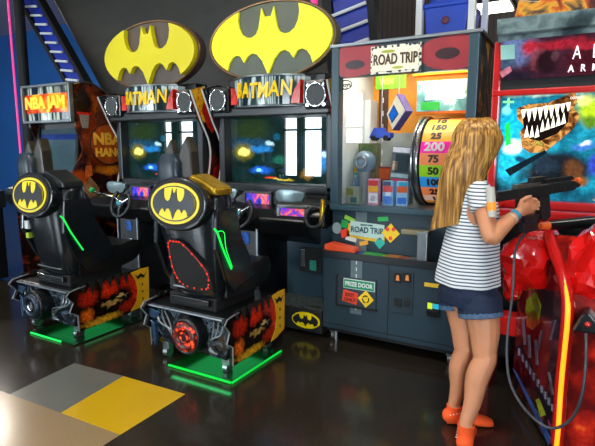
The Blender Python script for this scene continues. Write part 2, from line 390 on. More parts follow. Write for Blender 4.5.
# ------------------------------------------------------------------ background things
BY = 5.6
M_canopy = ramp_mat('dark_canopy', [(0.3, '292a24'), (0.55, '34332c'), (0.8, '413d34')], nscale=1.6, rough=0.5, scale=(1, 1, 3))
def bp(x, y, Y=BY): p = at(x, y, Y=Y); return (p.x, p.z)
tl, bl = bp(52, -20), bp(118, 110); tr, br = bp(332, -20), bp(338, 110)
pts = [(bl[0], 0), (br[0], 0), (br[0], br[1]), (tr[0], min(tr[1], H-.05)), (tl[0], min(tl[1], H-.05)), (bl[0], bl[1])]
solo(MB().prism(pts, BY, BY+.15, bevel=.02), 'backdrop_panel', M_canopy, (-5.5, BY, 0), 'large dark tapered panel rising behind the two bat emblem signs', 'panel')
def ladder(A, B, wdt, label, Y=BY-.35, nr=9, edge=14, lean=(1, -0.12)):
    """A, B: pixel axis ends; blue padded band, black side rails and white rungs"""
    a = Vector(bp(*A, Y)); b = Vector(bp(*B, Y)); d = (b-a)
    # go on to the floor
    if b.y > 0: b = a + d*((a.y-0.0)/(a.y-b.y)); d = b-a
    nn = Vector((d.y, -d.x)).normalized()
    t = thing('padded_ladder', (b.x, Y, 0), label, 'ladder', 'padded ladders of the climbing frame')
    def band(o0, o1, ya, yb, nm, m):
        q = [a+nn*o0, a+nn*o1, b+nn*o1, b+nn*o0]
        MB().prism([(p.x, max(p.y, 0.0)) for p in q], ya, yb, bevel=.01).build(nm, m, t)
    band(-wdt*.5, wdt*.5, Y, Y+.1, 'pad', M_bluepad)
    band(-wdt*.72, -wdt*.5, Y-.03, Y+.1, 'rail', M_blackm)
    band(wdt*.5, wdt*.78, Y-.03, Y+.1, 'rail', M_blackm)
    L_ = d.length; k = int(L_/.16)
    for i in range(k):
        p = a + d*((i+.5)/k)
        if p.y < 1.0: continue
        e = Vector(lean).normalized()
        q0 = p - e*wdt*.5; q1 = p + e*wdt*.5
        MB().cyl((q0.x, Y-.035, q0.y), (q1.x, Y-.035, q1.y), .017, n=8).build('rung', M_white, t)
M_bluepad = mat('blue_padding', '0a2c9c', 0.45, vary=0.2)
ladder((33, -12), (97, 110), .25, 'blue padded ladder with white rungs sloping down to the racing cabinets, by the blue wall')
ladder((348, -12), (354, 60), .36, 'blue padded ladder with white rungs rising behind the prize machine', lean=(1, .22))
# pink neon tubes
M_pink = mat('pink_neon', 'e03c88', 0.4, emit=.8, vary=0.0)
a = at(17, -8, Y=5.0); b = at(27, 140, Y=5.0)
t = thing('neon_post', (b.x, 5.0, 0), 'thin post with a pink neon tube standing before the blue wall at the left', 'neon light')
MB().cyl((b.x+.05, 5.05, 0), (a.x+.12, 5.05, H-.02), .07, n=14).build('post', M_blackm, t)
MB().cyl((b.x-.03, 4.97, 1.0), (a.x, 4.97, a.z+.1), .014, n=12).build('neon_tube', M_pink, t)
a = at(314, -8, Y=5.3); b = at(315, 8, Y=5.3)
t = thing('neon_lamp', (a.x, 5.3, b.z), 'short pink neon tube hanging above the larger bright bat sign', 'neon light')
MB().cyl((a.x, 5.3, b.z), (a.x, 5.3, H-.1), .035, n=12).build('neon_tube', M_pink, t)
MB().cyl((a.x, 5.3, H-.12), (a.x, 5.3, H), .05, n=12).build('socket', M_blackm, t)
# blue crate in white frame above the prize machine, far behind
Y_ = 5.4
p0 = at(421, -6, Y=Y_); p1 = at(462, 36, Y=Y_)
t = thing('basket_frame', (p0.x, Y_, 0), 'blue bin held in a white frame behind the top of the prize machine', 'bin')
f = MB()
for q in (p0.x-.03, p1.x+.03):
    f.box(q-.03, q+.03, Y_-.05, Y_+.02, 0, p0.z+.3, .008); f.box(q-.03, q+.03, Y_+.55, Y_+.6, 0, p0.z+.3, .008)
f.box(p0.x, p1.x, Y_+.2, Y_+.25, p1.z-.1, p1.z-.04)
f.build('frame', M_white, t)
g = MB().prism([(p0.x+.03, p1.z), (p1.x-.03, p1.z), (p1.x, p1.z+.28), (p0.x, p1.z+.28)], Y_, Y_+.5, bevel=.012)
g.box(p0.x-.01, p1.x+.01, Y_-.02, Y_+.5, p1.z+.25, p1.z+.29, .01)
g.prism([(p0.x+.02, p1.z+.29), (p1.x-.02, p1.z+.29), (p1.x-.04, p1.z+.42), (p0.x+.04, p1.z+.42)], Y_+.1, Y_+.5, bevel=.012)
g.build('bin', M_blue, t)
MB().ball(((p0.x+p1.x)/2, Y_-.01, p1.z+.13), .035, (1, .3, 1)).build('emblem', mat('dull_red', '6a2c40', .5), t)
# steel duct
solo(MB().cyl((-4.8, 7.4, 4.0), (-1.95, 7.4, 4.0), .22, n=24), 'air_duct', mat('duct_metal', '6b625c', 0.45, 0.5), (-3.4, 7.4, 3.78), 'round metal air duct running under the ceiling at the back', 'duct', smooth=40)
struct(MB().box(-1.9, -1.7, 7.2, 7.4, 0, H).build('trim_1', mat('taupe_column', '5a504a', .7)))

# ------------------------------------------------------------------ bat emblem outline (half, then mirrored) in unit ellipse
BAT = [(0, .62), (.05, .62), (.10, .86), (.125, .58), (.15, .34), (.19, .20), (.26, .13), (.34, .14), (.42, .24), (.47, .42), (.49, .62), (.475, .84)]
def bat_outline(a, b, cx, cz, k=1.0):
    arc = [(.97*math.cos(t), .97*math.sin(t)) for t in [R(56-i*8.4) for i in range(13)]]
    low = [(.655, -.50), (.60, -.36), (.53, -.30), (.46, -.34), (.40, -.52), (.34, -.36), (.27, -.29), (.19, -.32), (.10, -.50), (0, -.90)]
    half = BAT[:] + arc + low
    full = half + [(-x, y) for x, y in half[-2:0:-1]]
    return [(cx+x*a*k, cz+y*b*k) for x, y in full]


# screen picture materials
def screen_mat(name, stops, nscale=3, emit=1.0, distort=1.0, scale=(1, 1, 1)):
    return ramp_mat(name, stops, nscale=nscale, emit=emit, rough=0.06, distort=distort, detail=4, scale=scale)
S_game = blob_mat('race_game_picture', [(0.3, '04090a'), (0.5, '0c2420'), (0.7, '142c34')],
    [(-.3, 1.56, .30, .14, '24361c'), (-.32, 1.42, .3, .10, '18405c'), (-.39, 1.365, .16, .10, '6a6418'), (-.385, 1.362, .085, .05, 'f4e878', .5), (-.20, 1.39, .16, .045, '2070b0'), (-.10, 1.44, .07, .03, 'a8cce0'),
     (-.02, 1.50, .05, .04, '14506c'), (-.20, 1.205, .17, .05, '1c58c0'), (-.22, 1.20, .06, .025, '80d8f0'), (-.08, 1.135, .08, .014, 'e03020'), (.03, 1.13, .16, .012, 'c0a838'), (.0, 1.30, .10, .05, '185848'),
     (.42, 1.29, .12, .12, '2c78b8'), (.46, 1.34, .05, .04, 'b8e0f0'), (.30, 1.19, .10, .06, '806020'), (.12, 1.21, .1, .04, '203850')], emit=.75, rough=.015)
S_mini = screen_mat('mini_picture', [(0.3, '101840'), (0.42, '2c40c0'), (0.5, '8030a0'), (0.6, 'e06030'), (0.7, '20a0c0')], 14, .8)
M_gfx_y = mat('glow_yellow', 'd8c030', .15, emit=.5, vary=.5, scale=30)
M_gfx_b = mat('glow_blue', '1c4890', .15, emit=.35, vary=.6, scale=30)
M_gfx_c = mat('glow_cyan', '3c8c9c', .15, emit=.35, vary=.6, scale=30)
M_gfx_r = mat('glow_red', 'c03828', .15, emit=.35, vary=.4, scale=30)
M_gfx_w = mat('glow_white', 'e8f4f4', .3, emit=.8, vary=.05)
M_gfx_k = mat('picture_black', '05070a', .1, vary=.1)
M_marq = ramp_mat('marquee_painted_reflections', [(0.30, '10181e'), (0.44, '35484c'), (0.52, 'c8d8d8'), (0.58, '30484c'), (0.70, '141a20')], scale=(9, 1, 1.2), nscale=1.2, emit=.08, rough=.12, distort=.8)  # pale upright streaks are window reflections painted into the marquee colour
M_marqr = mat('marquee_red', 'b82414', .2, emit=.15, vary=.6, scale=14)
M_marqy = mat('marquee_yellow', 'f0c810', .3, emit=.12, vary=.1, scale=30)
M_silv = mat('mirror_grey', '6c8086', .25, .3)

# ------------------------------------------------------------------ racing cabinets
def racing_cabinet(cx, label, sign_glow, big):
    t = thing('racing_cabinet', (cx, 4.4, 0), label, 'arcade machine', 'racing arcade cabinets with bat signs')
    hw = .60
    # carcass with side walls
    b = MB(); b.box(cx-hw+.02, cx+hw-.02, 4.3, 4.95, .02, 1.86, .02); b.build('cabinet_body', M_black, t)
    side = [(4.95, 0), (4.95, 1.88), (4.14, 1.97), (3.93, 1.95), (3.92, 1.86), (4.04, 1.66), (4.16, 1.46), (4.185, 1.30), (4.14, 1.08), (4.1, .98), (4.1, .0)]
    sd = catmull([(3.92, 1.90), (4.04, 1.66), (4.155, 1.46), (4.17, 1.30), (4.12, 1.08), (4.07, .94)], 5, False)
    back = catmull([(4.10, 1.95), (4.20, 1.74), (4.33, 1.50), (4.35, 1.30), (4.30, 1.08), (4.22, .9)], 5, False)
    for sg in (-1, 1):
        xa, xb = sorted((cx+sg*hw, cx+sg*(hw+.03)))
        wing = MB().prism([(4.95, 0), (4.95, 1.9)] + back + [(4.2, 0)], xa, xb, 'X').build('side_panel', M_black, t)
        wg = MB().prism(sd + back[::-1], xa-.004, xb+.004, 'X').build('side_wing', M_wing, t, label='curved wing with red and amber halftone print')
        for edge in (sd, back):
            MB().tube([((xa+xb)/2+sg*.014, y, z) for y, z in edge], .0085, n=6).build('edge_trim', M_trimw, wg)
        # amber halftone head, red blot and dark figure printed on the wing
        ea, eb = (xb+.004, xb+.006) if sg > 0 else (xa-.006, xa-.004)
        fa, fb = (xb+.005, xb+.008) if sg > 0 else (xa-.008, xa-.005)
        def lerp(i_, j_, u_): return (sd[i_][0]+(back[j_][0]-sd[i_][0])*u_, sd[i_][1]+(back[j_][1]-sd[i_][1])*u_)
        MB().prism([lerp(0, 0, .06), lerp(3, 3, .06), lerp(6, 6, .08), lerp(7, 6, .9), lerp(3, 3, .94), lerp(0, 0, .94)], ea, eb, 'X').build('halftone_print', M_halft, wg)
        MB().prism([lerp(4, 4, .3), lerp(3, 3, .55), lerp(4, 4, .92), lerp(6, 6, .92), lerp(8, 8, .8), lerp(9, 8, .4), lerp(7, 7, .25)], fa, fb, 'X').build('red_blot', M_artred2, wg)
        MB().prism([lerp(17, 17, .3), lerp(16, 16, .8), lerp(20, 20, .85), lerp(24, 24, .6), lerp(23, 23, .2)], fa, fb, 'X').build('red_blot', M_artred2, wg)
    # monitor
    f = MB()
    for q in ((cx-hw, cx-.53, 1.04, 1.73), (cx+.53, cx+hw, 1.04, 1.73), (cx-hw, cx+hw, 1.68, 1.74), (cx-hw, cx+hw, 1.02, 1.095)):
        f.box(q[0], q[1], 4.10, 4.3, q[2], q[3], .012)
    f.build('monitor_bezel', M_char, t)
    s_ = MB().box(cx-.53, cx+.53, 4.20, 4.3, 1.09, 1.68).build('screen', S_game, t, label='glossy screen showing a dark night race')
    y = 4.198
    # marquee: curved lit box with the title, speakers at both sides
    def cy(x): return 3.90 + 1.1*x*x
    xs = [-.36+.72*i/14 for i in range(15)]
    mq = MB().loft([[(cx+x, cy(x), 1.745), (cx+x, cy(x), 1.965), (cx+x, 4.3, 1.965), (cx+x, 4.3, 1.745)] for x in xs])
    mq = mq.build('marquee', M_marq, t, label='curved lit marquee with yellow title')
    word = MB()
    for i, ch in enumerate('BATMAN'):
        x = -.24+.095*i
        ang = math.atan(2.2*x)
        word.text(ch, .17, (cx+x, cy(x)-.008, 1.845+.02*abs(i-2.5)/2.5), .005, rot=Matrix.Rotation(ang, 4, 'Z') @ Matrix.Rotation(PI/2, 4, 'X'), bold=.003, shear=.12, sx=.80)
    word.build('title_lettering', M_marqy, mq)
    MB().prism([(cx+.26, 1.75), (cx+.35, 1.75), (cx+.355, 1.93), (cx+.30, 1.86)], cy(.3)-.02, cy(.3)+.05).build('red_flash', M_marqr, mq)
    MB().prism([(cx-.35, 1.76), (cx-.27, 1.76), (cx-.30, 1.83), (cx-.35, 1.9)], cy(.3)-.02, cy(.3)+.05).build('red_flash', M_marqr, mq)
    tr_ = MB()
    for z in (1.735, 1.972): tr_.tube([(cx+x, cy(x)-.004, z) for x in xs], .009, n=6)
    tr_.build('marquee_trim', M_steel, mq)
    for sg in (-1, 1):
        X = cx+sg*.50
        bx = MB().box(X-.115, X+.115, 3.99, 4.3, 1.70, 1.92, .02).build('speaker_box', M_black, t)
        MB().cyl((X, 3.988, 1.805), (X, 3.975, 1.805), .082, n=32).build('grille', M_grille, bx)
        r_ = MB().torus((X, 3.976, 1.805), .087, .010)
        for k in range(4):
            a_ = PI/4+k*PI/2; r_.cyl((X+.105*math.cos(a_), 3.985, 1.805+.105*math.sin(a_)), (X+.105*math.cos(a_), 3.97, 1.805+.105*math.sin(a_)), .014, n=10)
        r_.build('speaker_ring', M_chrome, bx, smooth=40)
    b = MB().box(cx-hw, cx+hw, 4.02, 4.35, 1.66, 1.745, .015).build('marquee_shelf', M_black, t)
    # the oval sign
    sy = 4.06; cz = 2.262; A, B = .635, .305
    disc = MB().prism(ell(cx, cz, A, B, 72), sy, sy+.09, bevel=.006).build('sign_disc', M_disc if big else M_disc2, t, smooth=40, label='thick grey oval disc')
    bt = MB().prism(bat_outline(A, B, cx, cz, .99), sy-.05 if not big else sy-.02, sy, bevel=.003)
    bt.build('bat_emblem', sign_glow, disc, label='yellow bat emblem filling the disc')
    MB().torus((cx, sy, cz), 1, .012, n=72, m=6).bm.free()
    rim = MB().tube([(x, sy-.004, z) for x, z in ell(cx, cz, A, B, 72)], .010, closed=True, n=6).build('rim', M_bronze, disc)
    p = MB().box(cx-.12, cx+.12, 4.12, 4.3, 1.9, 2.1, .01); p.box(cx-.5, cx+.5, 4.14, 4.3, 1.90, 1.99, .01); p.build('sign_mount', M_black, t)
    # dashboard
    d = MB().prism([(3.72, .74), (3.66, .86), (3.74, .93), (4.0, .985), (4.12, 1.03), (4.35, 1.03), (4.35, .70), (4.0, .62)], cx-.58, cx+.58, 'X', bevel=.02)
    d = d.build('dashboard', M_black, t)
    hood = MB().prism([(cx-.27, .93), (cx-.24, 1.0), (cx-.1, 1.05), (cx+.12, 1.05), (cx+.25, 1.0), (cx+.27, .93)], 3.86, 4.1, bevel=.015).build('instrument_hood', M_char, d)
    mini = MB().box(cx-.10, cx+.14, 3.845, 3.862, .945, 1.035, .004).build('mini_display', S_mini, d, label='small display glowing blue, purple and orange')
    m2 = MB()
    for q in ((cx-.125, cx+.165, .925, .945), (cx-.125, cx+.165, 1.035, 1.055), (cx-.125, cx-.10, .93, 1.05), (cx+.14, cx+.165, .93, 1.05)): m2.box(q[0], q[1], 3.835, 3.865, q[2], q[3], .004)
    m2.build('display_frame', M_char, d)
    for X in (cx-.33, cx+.34):
        MB().prism(catmull([(X-.14, 1.04), (X-.10, 1.075), (X+.03, 1.075), (X+.13, 1.055), (X+.10, .985), (X-.02, .96), (X-.11, .98)], 4), 3.84, 3.87, bevel=.005).build('wing_mirror', M_silv, d, smooth=40)
    bt = MB()
    for k in range(5): bt.ball((cx-.5+.06*k, 3.80, .945), .016, (1, 1, .5), 10)
    bt.build('buttons', M_gfx_y, d)
    MB().tube([(cx-.3, 3.78, .93), (cx-.33, 3.66, .97), (cx-.38, 3.62, 1.0)], .013).build('shift_lever', M_chrome, d)
    MB().ball((cx-.385, 3.61, 1.01), .03).build('shift_knob', M_green, d, smooth=60)
    # steering wheel (hub towards the seat, tilted)
    wc = Vector((cx, 3.62, .90)); ax = Vector((0, -1, .35)).normalized(); upv = Vector((0, .35, 1)).normalized(); rt = ax.cross(upv)
    wh = MB(); wh.torus(wc, .12, .018, ax, up=upv, a0=R(35), a1=R(325) , n=34); wh = wh.build('steering_wheel', M_char, t, smooth=60)
    sp = MB()
    for a_ in (R(60), R(180), R(300)):
        e = wc+.118*(math.cos(a_)*upv+math.sin(a_)*rt); sp.cyl(wc, e, .018, .012, n=8)
    sp.ball(wc, .04, (1, .6, 1)); sp.build('spokes', M_chrome, wh, smooth=50)
    MB().ball(wc+ax*.03, .026, (1, .5, 1)).build('horn_button', M_gfx_c, wh, smooth=60)
    MB().cyl(wc, wc-ax*.2, .03, n=12).build('column', M_black, wh)
    # pedestal
    pd = MB().box(cx-.17, cx+.11, 3.72, 4.2, .06, .80, .012).build('pedestal', M_char, t)
    MB().box(cx-.05, cx+.02, 3.712, 3.722, .64, .73).build('coin_light', M_gfx_b, pd)
    MB().cyl((cx+.0, 3.72, .55), (cx+.0, 3.712, .55), .022, n=14).build('lock', M_chrome, pd)
    for X in (cx-.165, cx+.105): MB().box(X-.008, X+.008, 3.706, 3.722, .10, .79).build('edge_strip', M_steel, pd)
    # lower front and floor board
    MB().box(cx-.58, cx+.58, 4.12, 4.32, .04, .74, .01).build('lower_front', M_black, t)
    return t
M_wing = ramp_mat('wing_print', [(0.42, '0c0e10'), (0.52, '17191c'), (0.60, '5c1512'), (0.72, '8e2a18')], nscale=3.5, rough=.3, distort=.6)
M_trimw = mat('pale_trim', 'd8dcd8', .3, vary=.03)
M_artred2 = mat('wing_scarlet', 'c8281a', .35, vary=.4, scale=16)
M_halft = ramp_mat('halftone_print', [(0.0, '5a2a10'), (0.22, 'c84a14'), (0.40, 'e8a018'), (0.6, 'f0c020')], tex='voronoi', nscale=38, rough=.35)
M_bronze = mat('bronze_rim', '7a5a3a', .35, .6)
M_disc = mat('sign_disc_grey', '5b6254', .5, vary=.08)
M_disc2 = mat('sign_disc_dark', '544840', .5, vary=.15)
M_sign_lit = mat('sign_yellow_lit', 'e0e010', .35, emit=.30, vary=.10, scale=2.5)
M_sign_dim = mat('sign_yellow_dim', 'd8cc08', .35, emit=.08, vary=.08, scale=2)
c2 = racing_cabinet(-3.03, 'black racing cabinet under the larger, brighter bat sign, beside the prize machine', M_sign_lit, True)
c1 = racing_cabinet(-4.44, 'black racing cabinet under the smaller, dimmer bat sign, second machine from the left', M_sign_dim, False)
# second console on the right cabinet: lower panel with coin door and foot platform
X0, X1 = -2.78, -2.31
lp = MB().box(X0, X1, 3.93, 4.1, .19, .815, .012).build('lower_panel', M_slate, c2, label='plain slate front panel')
cd = MB().box(-2.64, -2.44, 3.915, 3.935, .42, .62, .004).build('coin_door', M_blackm, lp)
MB().box(-2.625, -2.59, 3.905, 3.918, .46, .60, .003).build('coin_slot', M_steel, cd); MB().box(-2.54, -2.48, 3.905, 3.918, .44, .52, .003).build('coin_return', mat('teal_light', '2c7a6c', .3, emit=.08), cd)
MB().tube([(X0, 3.78, .815), (X1, 3.78, .815)], .007).build('panel_edge', M_chrome, lp)
cn = MB().prism([(3.74, .82), (3.70, .9), (3.76, .99), (4.0, 1.0), (4.05, .82)], X0+.02, X1, 'X', bevel=.015).build('side_console', M_black, c2)
MB().box(-2.69, -2.47, 3.700, 3.715, .865, .955, .004, M=None).build('console_display', S_mini, cn)
m2 = MB()
for q in ((-2.72, -2.44, .845, .867), (-2.72, -2.44, .953, .975), (-2.72, -2.69, .85, .97), (-2.47, -2.44, .85, .97)): m2.box(q[0], q[1], 3.692, 3.716, q[2], q[3], .004)
m2.build('display_frame', M_steel, cn)
m2 = MB().torus((-2.375, 3.69, .90), .075, .014, (0, -1, .3)); m2.build('hand_wheel', M_char, cn, smooth=50)
MB().tube([(-2.325, 3.70, .84), (-2.315, 3.70, .92), (-2.32, 3.72, 1.03)], .02, n=10).build('brass_grip', M_gold, cn, smooth=60)
pf = MB().box(X0-.06, -2.29, 3.66, 4.02, .03, .21, .012).build('foot_platform', M_blackm, c2)
MB().box(X0-.05, -2.295, 3.67, 3.93, .21, .218).build('tread_plate', ramp_mat('tread_plate', [(0.2, '3f4844'), (0.5, '69736c'), (0.8, '2c332f')], tex='voronoi', nscale=22, rough=.35, metal=.6), pf)
MB().prism(ell(-2.43, .12, .125, .062), 3.652, 3.66).build('logo_oval', M_yel, pf)
MB().prism(bat_outline(.116, .052, -2.43, .12), 3.646, 3.652).build('logo_bat', M_blackm, pf)

# ------------------------------------------------------------------ racing seats on their rolling platforms
M_art = blob_mat('platform_print', [(0.4, '0a0807'), (0.62, '1c0d09')],
    [(-.22, .31, .11, .09, 'b82410'), (-.05, .33, .12, .09, 'd02c10'), (.10, .35, .10, .07, 'c02810'), (-.13, .34, .035, .10, '120a08'), (.03, .37, .025, .08, '120a08'), (-.26, .38, .05, .05, '0e0a08'),
     (.19, .26, .09, .15, 'd83010'), (.12, .15, .12, .06, 'a82410'), (-.24, .17, .07, .07, 'e06414'), (-.12, .105, .22, .04, 'd89c20'), (.02, .235, .17, .05, '0c0a09', .6), (-.03, .215, .11, .03, 'b48c48', .5),
     (.06, .255, .07, .012, 'c0a060'), (.09, .225, .035, .035, '181412', .6), (.09, .235, .015, .015, '8c8c80'), (.24, .15, .06, .05, '140c0a')], plane='YZ', rough=.22, warp=.035, wscale=26, nscale=9, spec=.5, grain=.5)
M_carbon = ramp_mat('carbon_print', [(0.35, '0a0c10'), (0.5, '18202a'), (0.58, '5a6a78'), (0.62, '0e1218')], nscale=9, rough=.2, distort=1.5, coat=.3)
M_ring_red = ramp_mat('hot_red_ring', [(0.1, 'ff6a3c'), (0.3, 'd83018'), (0.5, '3a0c08')], tex='voronoi', nscale=34, rough=.35, emit=.8)
def racing_chair(cx, cy, label, lit, sdx=0.0):
    """cy: rear face of the platform; seat looks towards +Y"""
    t = thing('racing_chair', (cx, cy+.34, 0), label, 'arcade seat', 'racing seats facing the cabinets')
    xl, xr = cx-.335, cx+.335
    LN = .66
    base = MB().box(xl+.02, xr-.02, cy+.10, cy+LN-.02, .10, .36, .012).build('platform', M_navy, t)
    deck = MB().box(xl-.02, xr-.01, cy+.0, cy+LN-.02, .36, .385, .01).build('deck', M_black, t)
    MB().tube([(xl-.02, cy-.004, .372), (xr-.02, cy-.012, .372)], .008).build('deck_edge', M_steel, deck)
    for sg in (1, -1):
        X = cx+sg*.34
        rel = [(.03, .075), (LN-.05, .085), (LN, .12), (LN+.01, .425), (LN-.10, .425), (.10, .405), (-.02, .39), (-.05, .36), (-.0, .30), (-.03, .24), (.03, .20)]
        pr_ = [(cy+a_, z_) for a_, z_ in rel]
        xa, xb = sorted((X, X+sg*.02))
        sp = MB().prism(pr_, xa, xb, 'X', bevel=.003).build('side_panel', M_art, t, label='side panel printed red and black with dripping skyline')
        e = xb+.0015 if sg > 0 else xa-.0015
        k_ = LN/.90
        def dec(ptsn, nm, m, k=1):
            MB().prism([(cy+p[0]*k_, p[1]) for p in ptsn], min(e, e+sg*.002*k), max(e, e+sg*.002*k), 'X').build(nm, m, sp)
        dec([(.66, .41), (.78, .42), (.905, .42), (.895, .13), (.74, .095), (.64, .09), (.72, .16), (.745, .25), (.72, .34)], 'yellow_field', M_yeld)
        dec([(.72, .385), (.75, .365), (.79, .385), (.84, .36), (.87, .385), (.83, .34), (.79, .355), (.75, .34)], 'bat_print', M_blackm, 3)
        for k in range(6):
            yk = .06+.10*k
            dec([(yk, .425), (yk+.075, .425), (yk+.06, .375-.02*(k % 2)), (yk+.045, .35-.015*((k*2) % 3)), (yk+.025, .38)], 'drip_print', M_blackm, 2)
        for k in range(3): dec([(.80, .16+.06*k), (.815, .16+.06*k), (.815, .178+.06*k), (.80, .178+.06*k)], 'bolt', M_blackm, 3)
        MB().tube([(xb+.003 if sg > 0 else xa-.003, p[0]-.004, p[1]) for p in pr_[5:]] + [(xb if sg > 0 else xa, cy+.03, .08)], .0052, n=6).build('bright_edge', mat('edge_grey', '8c9498', .3, .3), sp)
    rp = MB().prism([(xl, .36), (xl-.04, .33), (xl-.02, .24), (xl+.05, .15), (xl+.2, .11), (xr-.03, .10), (xr, .2), (xr, .36)], cy+.03, cy+.12, bevel=.01).build('rear_panel', M_carbon, t)
    MB().prism([(xl-.04, .355), (xl+.10, .335), (xl+.05, .28), (xl-.03, .29)], cy+.0, cy+.03, bevel=.004).build('fin', M_bluefin, rp)
    MB().prism([(xl-.0, .27), (xl+.04, .25), (xl+.05, .14), (xl+.03, .08)], cy+.0, cy+.03, bevel=.004).build('fin', M_bluefin, rp)
    ex = cx+.04 if lit else cx-.05
    ec = Vector((ex, cy, .235))
    noz = MB().cyl(ec+Vector((0, .08, 0)), ec-Vector((0, .05, 0)), .125, .112, n=32)
    noz.torus(ec-Vector((0, .05, 0)), .107, .013, (0, 1, 0)); noz = noz.build('exhaust', M_black, rp, smooth=40)
    MB().torus(ec-Vector((0, .055, 0)), .070, .030, (0, 1, 0), m=8).build('exhaust_ring', M_ring_red if lit else M_darkring, rp, smooth=50)
    MB().cyl(ec-Vector((0, .05, 0)), ec-Vector((0, .068, 0)), .036, .02, n=18).build('exhaust_core', M_blackm if lit else M_steel, rp)
    MB().torus(ec-Vector((0, .072, 0)), .030, .006, (0, 1, 0), m=6).build('exhaust_rim', M_ring_red if lit else M_chrome, rp, smooth=50)
    for k in range(3):
        MB().tube(catmull([(xl+.06+.03*k, cy+.025, .34), (xl+.09+.05*k, cy-.0, .27), (ex-.13, cy+.0, .22-.05*k), (ex-.09+.02*k, cy+.01, .13)], 4, False), .006, n=6).build('hose', M_steel, rp, smooth=50)
        MB().tube(catmull([(xr-.04-.04*k, cy+.025, .34), (xr-.05-.03*k, cy-.0, .27), (ex+.15, cy+.0, .22-.03*k), (ex+.17+.02*k, cy+.01, .14)], 4, False), .006, n=6).build('hose', M_steel, rp, smooth=50)
    for X in (xl+.08, xr-.06):
        for Yc in (cy+.08, cy+LN-.1):
            MB().cyl((X-.018, Yc, .035), (X+.018, Yc, .035), .035, n=18).box(X-.03, X+.03, Yc-.02, Yc+.02, .06, .11).build('caster', M_steel, t, smooth=40)
    tx0, tx1, ty0, ty1 = cx-.13, cx+.405, cy-.045, cy+.55
    ub = MB().box(tx0, tx1, ty0, ty1, .004, .012).build('light_tray', mat('green_acrylic', '0a2c16', .2, vary=.3, scale=40), t)
    if lit:
        m = MB()
        for k in range(34):
            x = tx0+(tx1-tx0)*k/34; m.box(x, x+.010, ty0-.006, ty0+.004, .004, .016)
        for k in range(38):
            y = ty0+(ty1-ty0)*k/38; m.box(tx1-.004, tx1+.006, y, y+.010, .004, .016)
        m.build('light_strip', mat('green_strip', '0cb83c', .4, emit=.7, vary=.1), ub)
        area('green_light', (cx+.12, cy+.25, .07), .4, .6, (.05, 1, .25), parent=t)
        area('green_light_rear', ((tx0+tx1)/2, ty0+.01, .07), .5, .2, (.05, 1, .25), size_y=.03, parent=t)
    else:
        MB().box(tx0, tx1-.15, ty0-.004, ty0+.004, .004, .014).build('light_strip', M_gledd, ub)
        area('green_light', (cx+.1, cy+.25, .07), .4, .35, (.05, 1, .25), parent=t)
    # ---- the seat itself
    sx = cx+sdx
    ped = MB().box(sx-.2, sx+.21, cy+.06, cy+.50, .385, .47, .01).build('seat_base', M_blackm, t)
    MB().box(sx-.15, sx+.17, cy+.03, cy+.06, .42, .46, .005).build('base_step', M_shell, ped)
    def ring(z, hw, yb, yf, n=28, dx=0, e=.62):
        out = []
        for i in range(n):
            a_ = 2*PI*i/n; c_, s_ = math.cos(a_), math.sin(a_)
            X = sx+dx+hw*abs(c_)**e*(1 if c_ >= 0 else -1); Yv = (yb+yf)/2+(yf-yb)/2*abs(s_)**e*(1 if s_ >= 0 else -1)
            out.append((X, Yv, z))
        return out
    sh = MB().loft([ring(.46, .185, cy+.06, cy+.24, dx=.035), ring(.52, .20, cy+.03, cy+.24, dx=.035), ring(.66, .225, cy+.015, cy+.24, dx=.03), ring(.80, .25, cy+.0, cy+.24, dx=.015),
                    ring(.93, .27, cy-.01, cy+.24), ring(1.08, .275, cy+.0, cy+.23), ring(1.16, .25, cy+.04, cy+.22), ring(1.20, .18, cy+.08, cy+.20)])
    sh = sh.build('seat_shell', M_shell, t, smooth=50)
    zc = 1.06; tilt = Matrix.Translation((sx-.015, cy+.0, zc)) @ Matrix.Rotation(R(-8), 4, 'X')
    def lay(pts_, a_, b_, nm, m, par, bv=0):
        return MB().prism(pts_, a_, b_, bevel=bv, M=tilt).build(nm, m, par, smooth=40)
    bs = lay(ell(0, 0, .255, .165), -.045, .05, 'logo_boss', M_shell, sh, .014)
    lay(ell(0, 0, .232, .145), -.052, -.04, 'logo_field', M_blackm, bs)
    lay(ell(0, 0, .205, .125), -.057, -.050, 'logo_ring', M_yel, bs)
    lay(ell(0, 0, .185, .108), -.060, -.055, 'logo_inner', M_navy, bs)
    lay(ell(0, 0, .176, .101), -.063, -.059, 'logo_gold', M_yel, bs)
    lay(bat_outline(.185, .108, 0, 0, .97), -.067, -.062, 'logo_bat', M_navy if lit else M_bkbat, bs)
    cdx = -.09 if lit else -.14
    cowl = MB().loft([ring(1.10, .10, cy+.02, cy+.14, dx=cdx-.05), ring(1.20, .10, cy+.0, cy+.14, dx=cdx-.05), ring(1.31, .095, cy+.0, cy+.13, dx=cdx-.05), ring(1.365, .06, cy+.02, cy+.11, dx=cdx-.05)])
    cowl = cowl.build('headrest', mat('blue_black_pad', '1c2c38', .35), t, smooth=60)
    M_ear = mat('ear_brown', '2e2a22', .35, vary=.2)
    MB().prism([(sx+cdx-.13, 1.30), (sx+cdx-.10, 1.385), (sx+cdx-.055, 1.455), (sx+cdx-.02, 1.36), (sx+cdx-.01, 1.28)], cy+.06, cy+.12, bevel=.012).build('ear', M_ear, cowl)
    MB().prism([(sx+cdx+.0, 1.08), (sx+cdx+.0, 1.27), (sx+cdx+.04, 1.40), (sx+cdx+.095, 1.475), (sx+cdx+.13, 1.38), (sx+cdx+.15, 1.12)], cy+.05, cy+.13, bevel=.014).build('ear', M_ear, cowl)
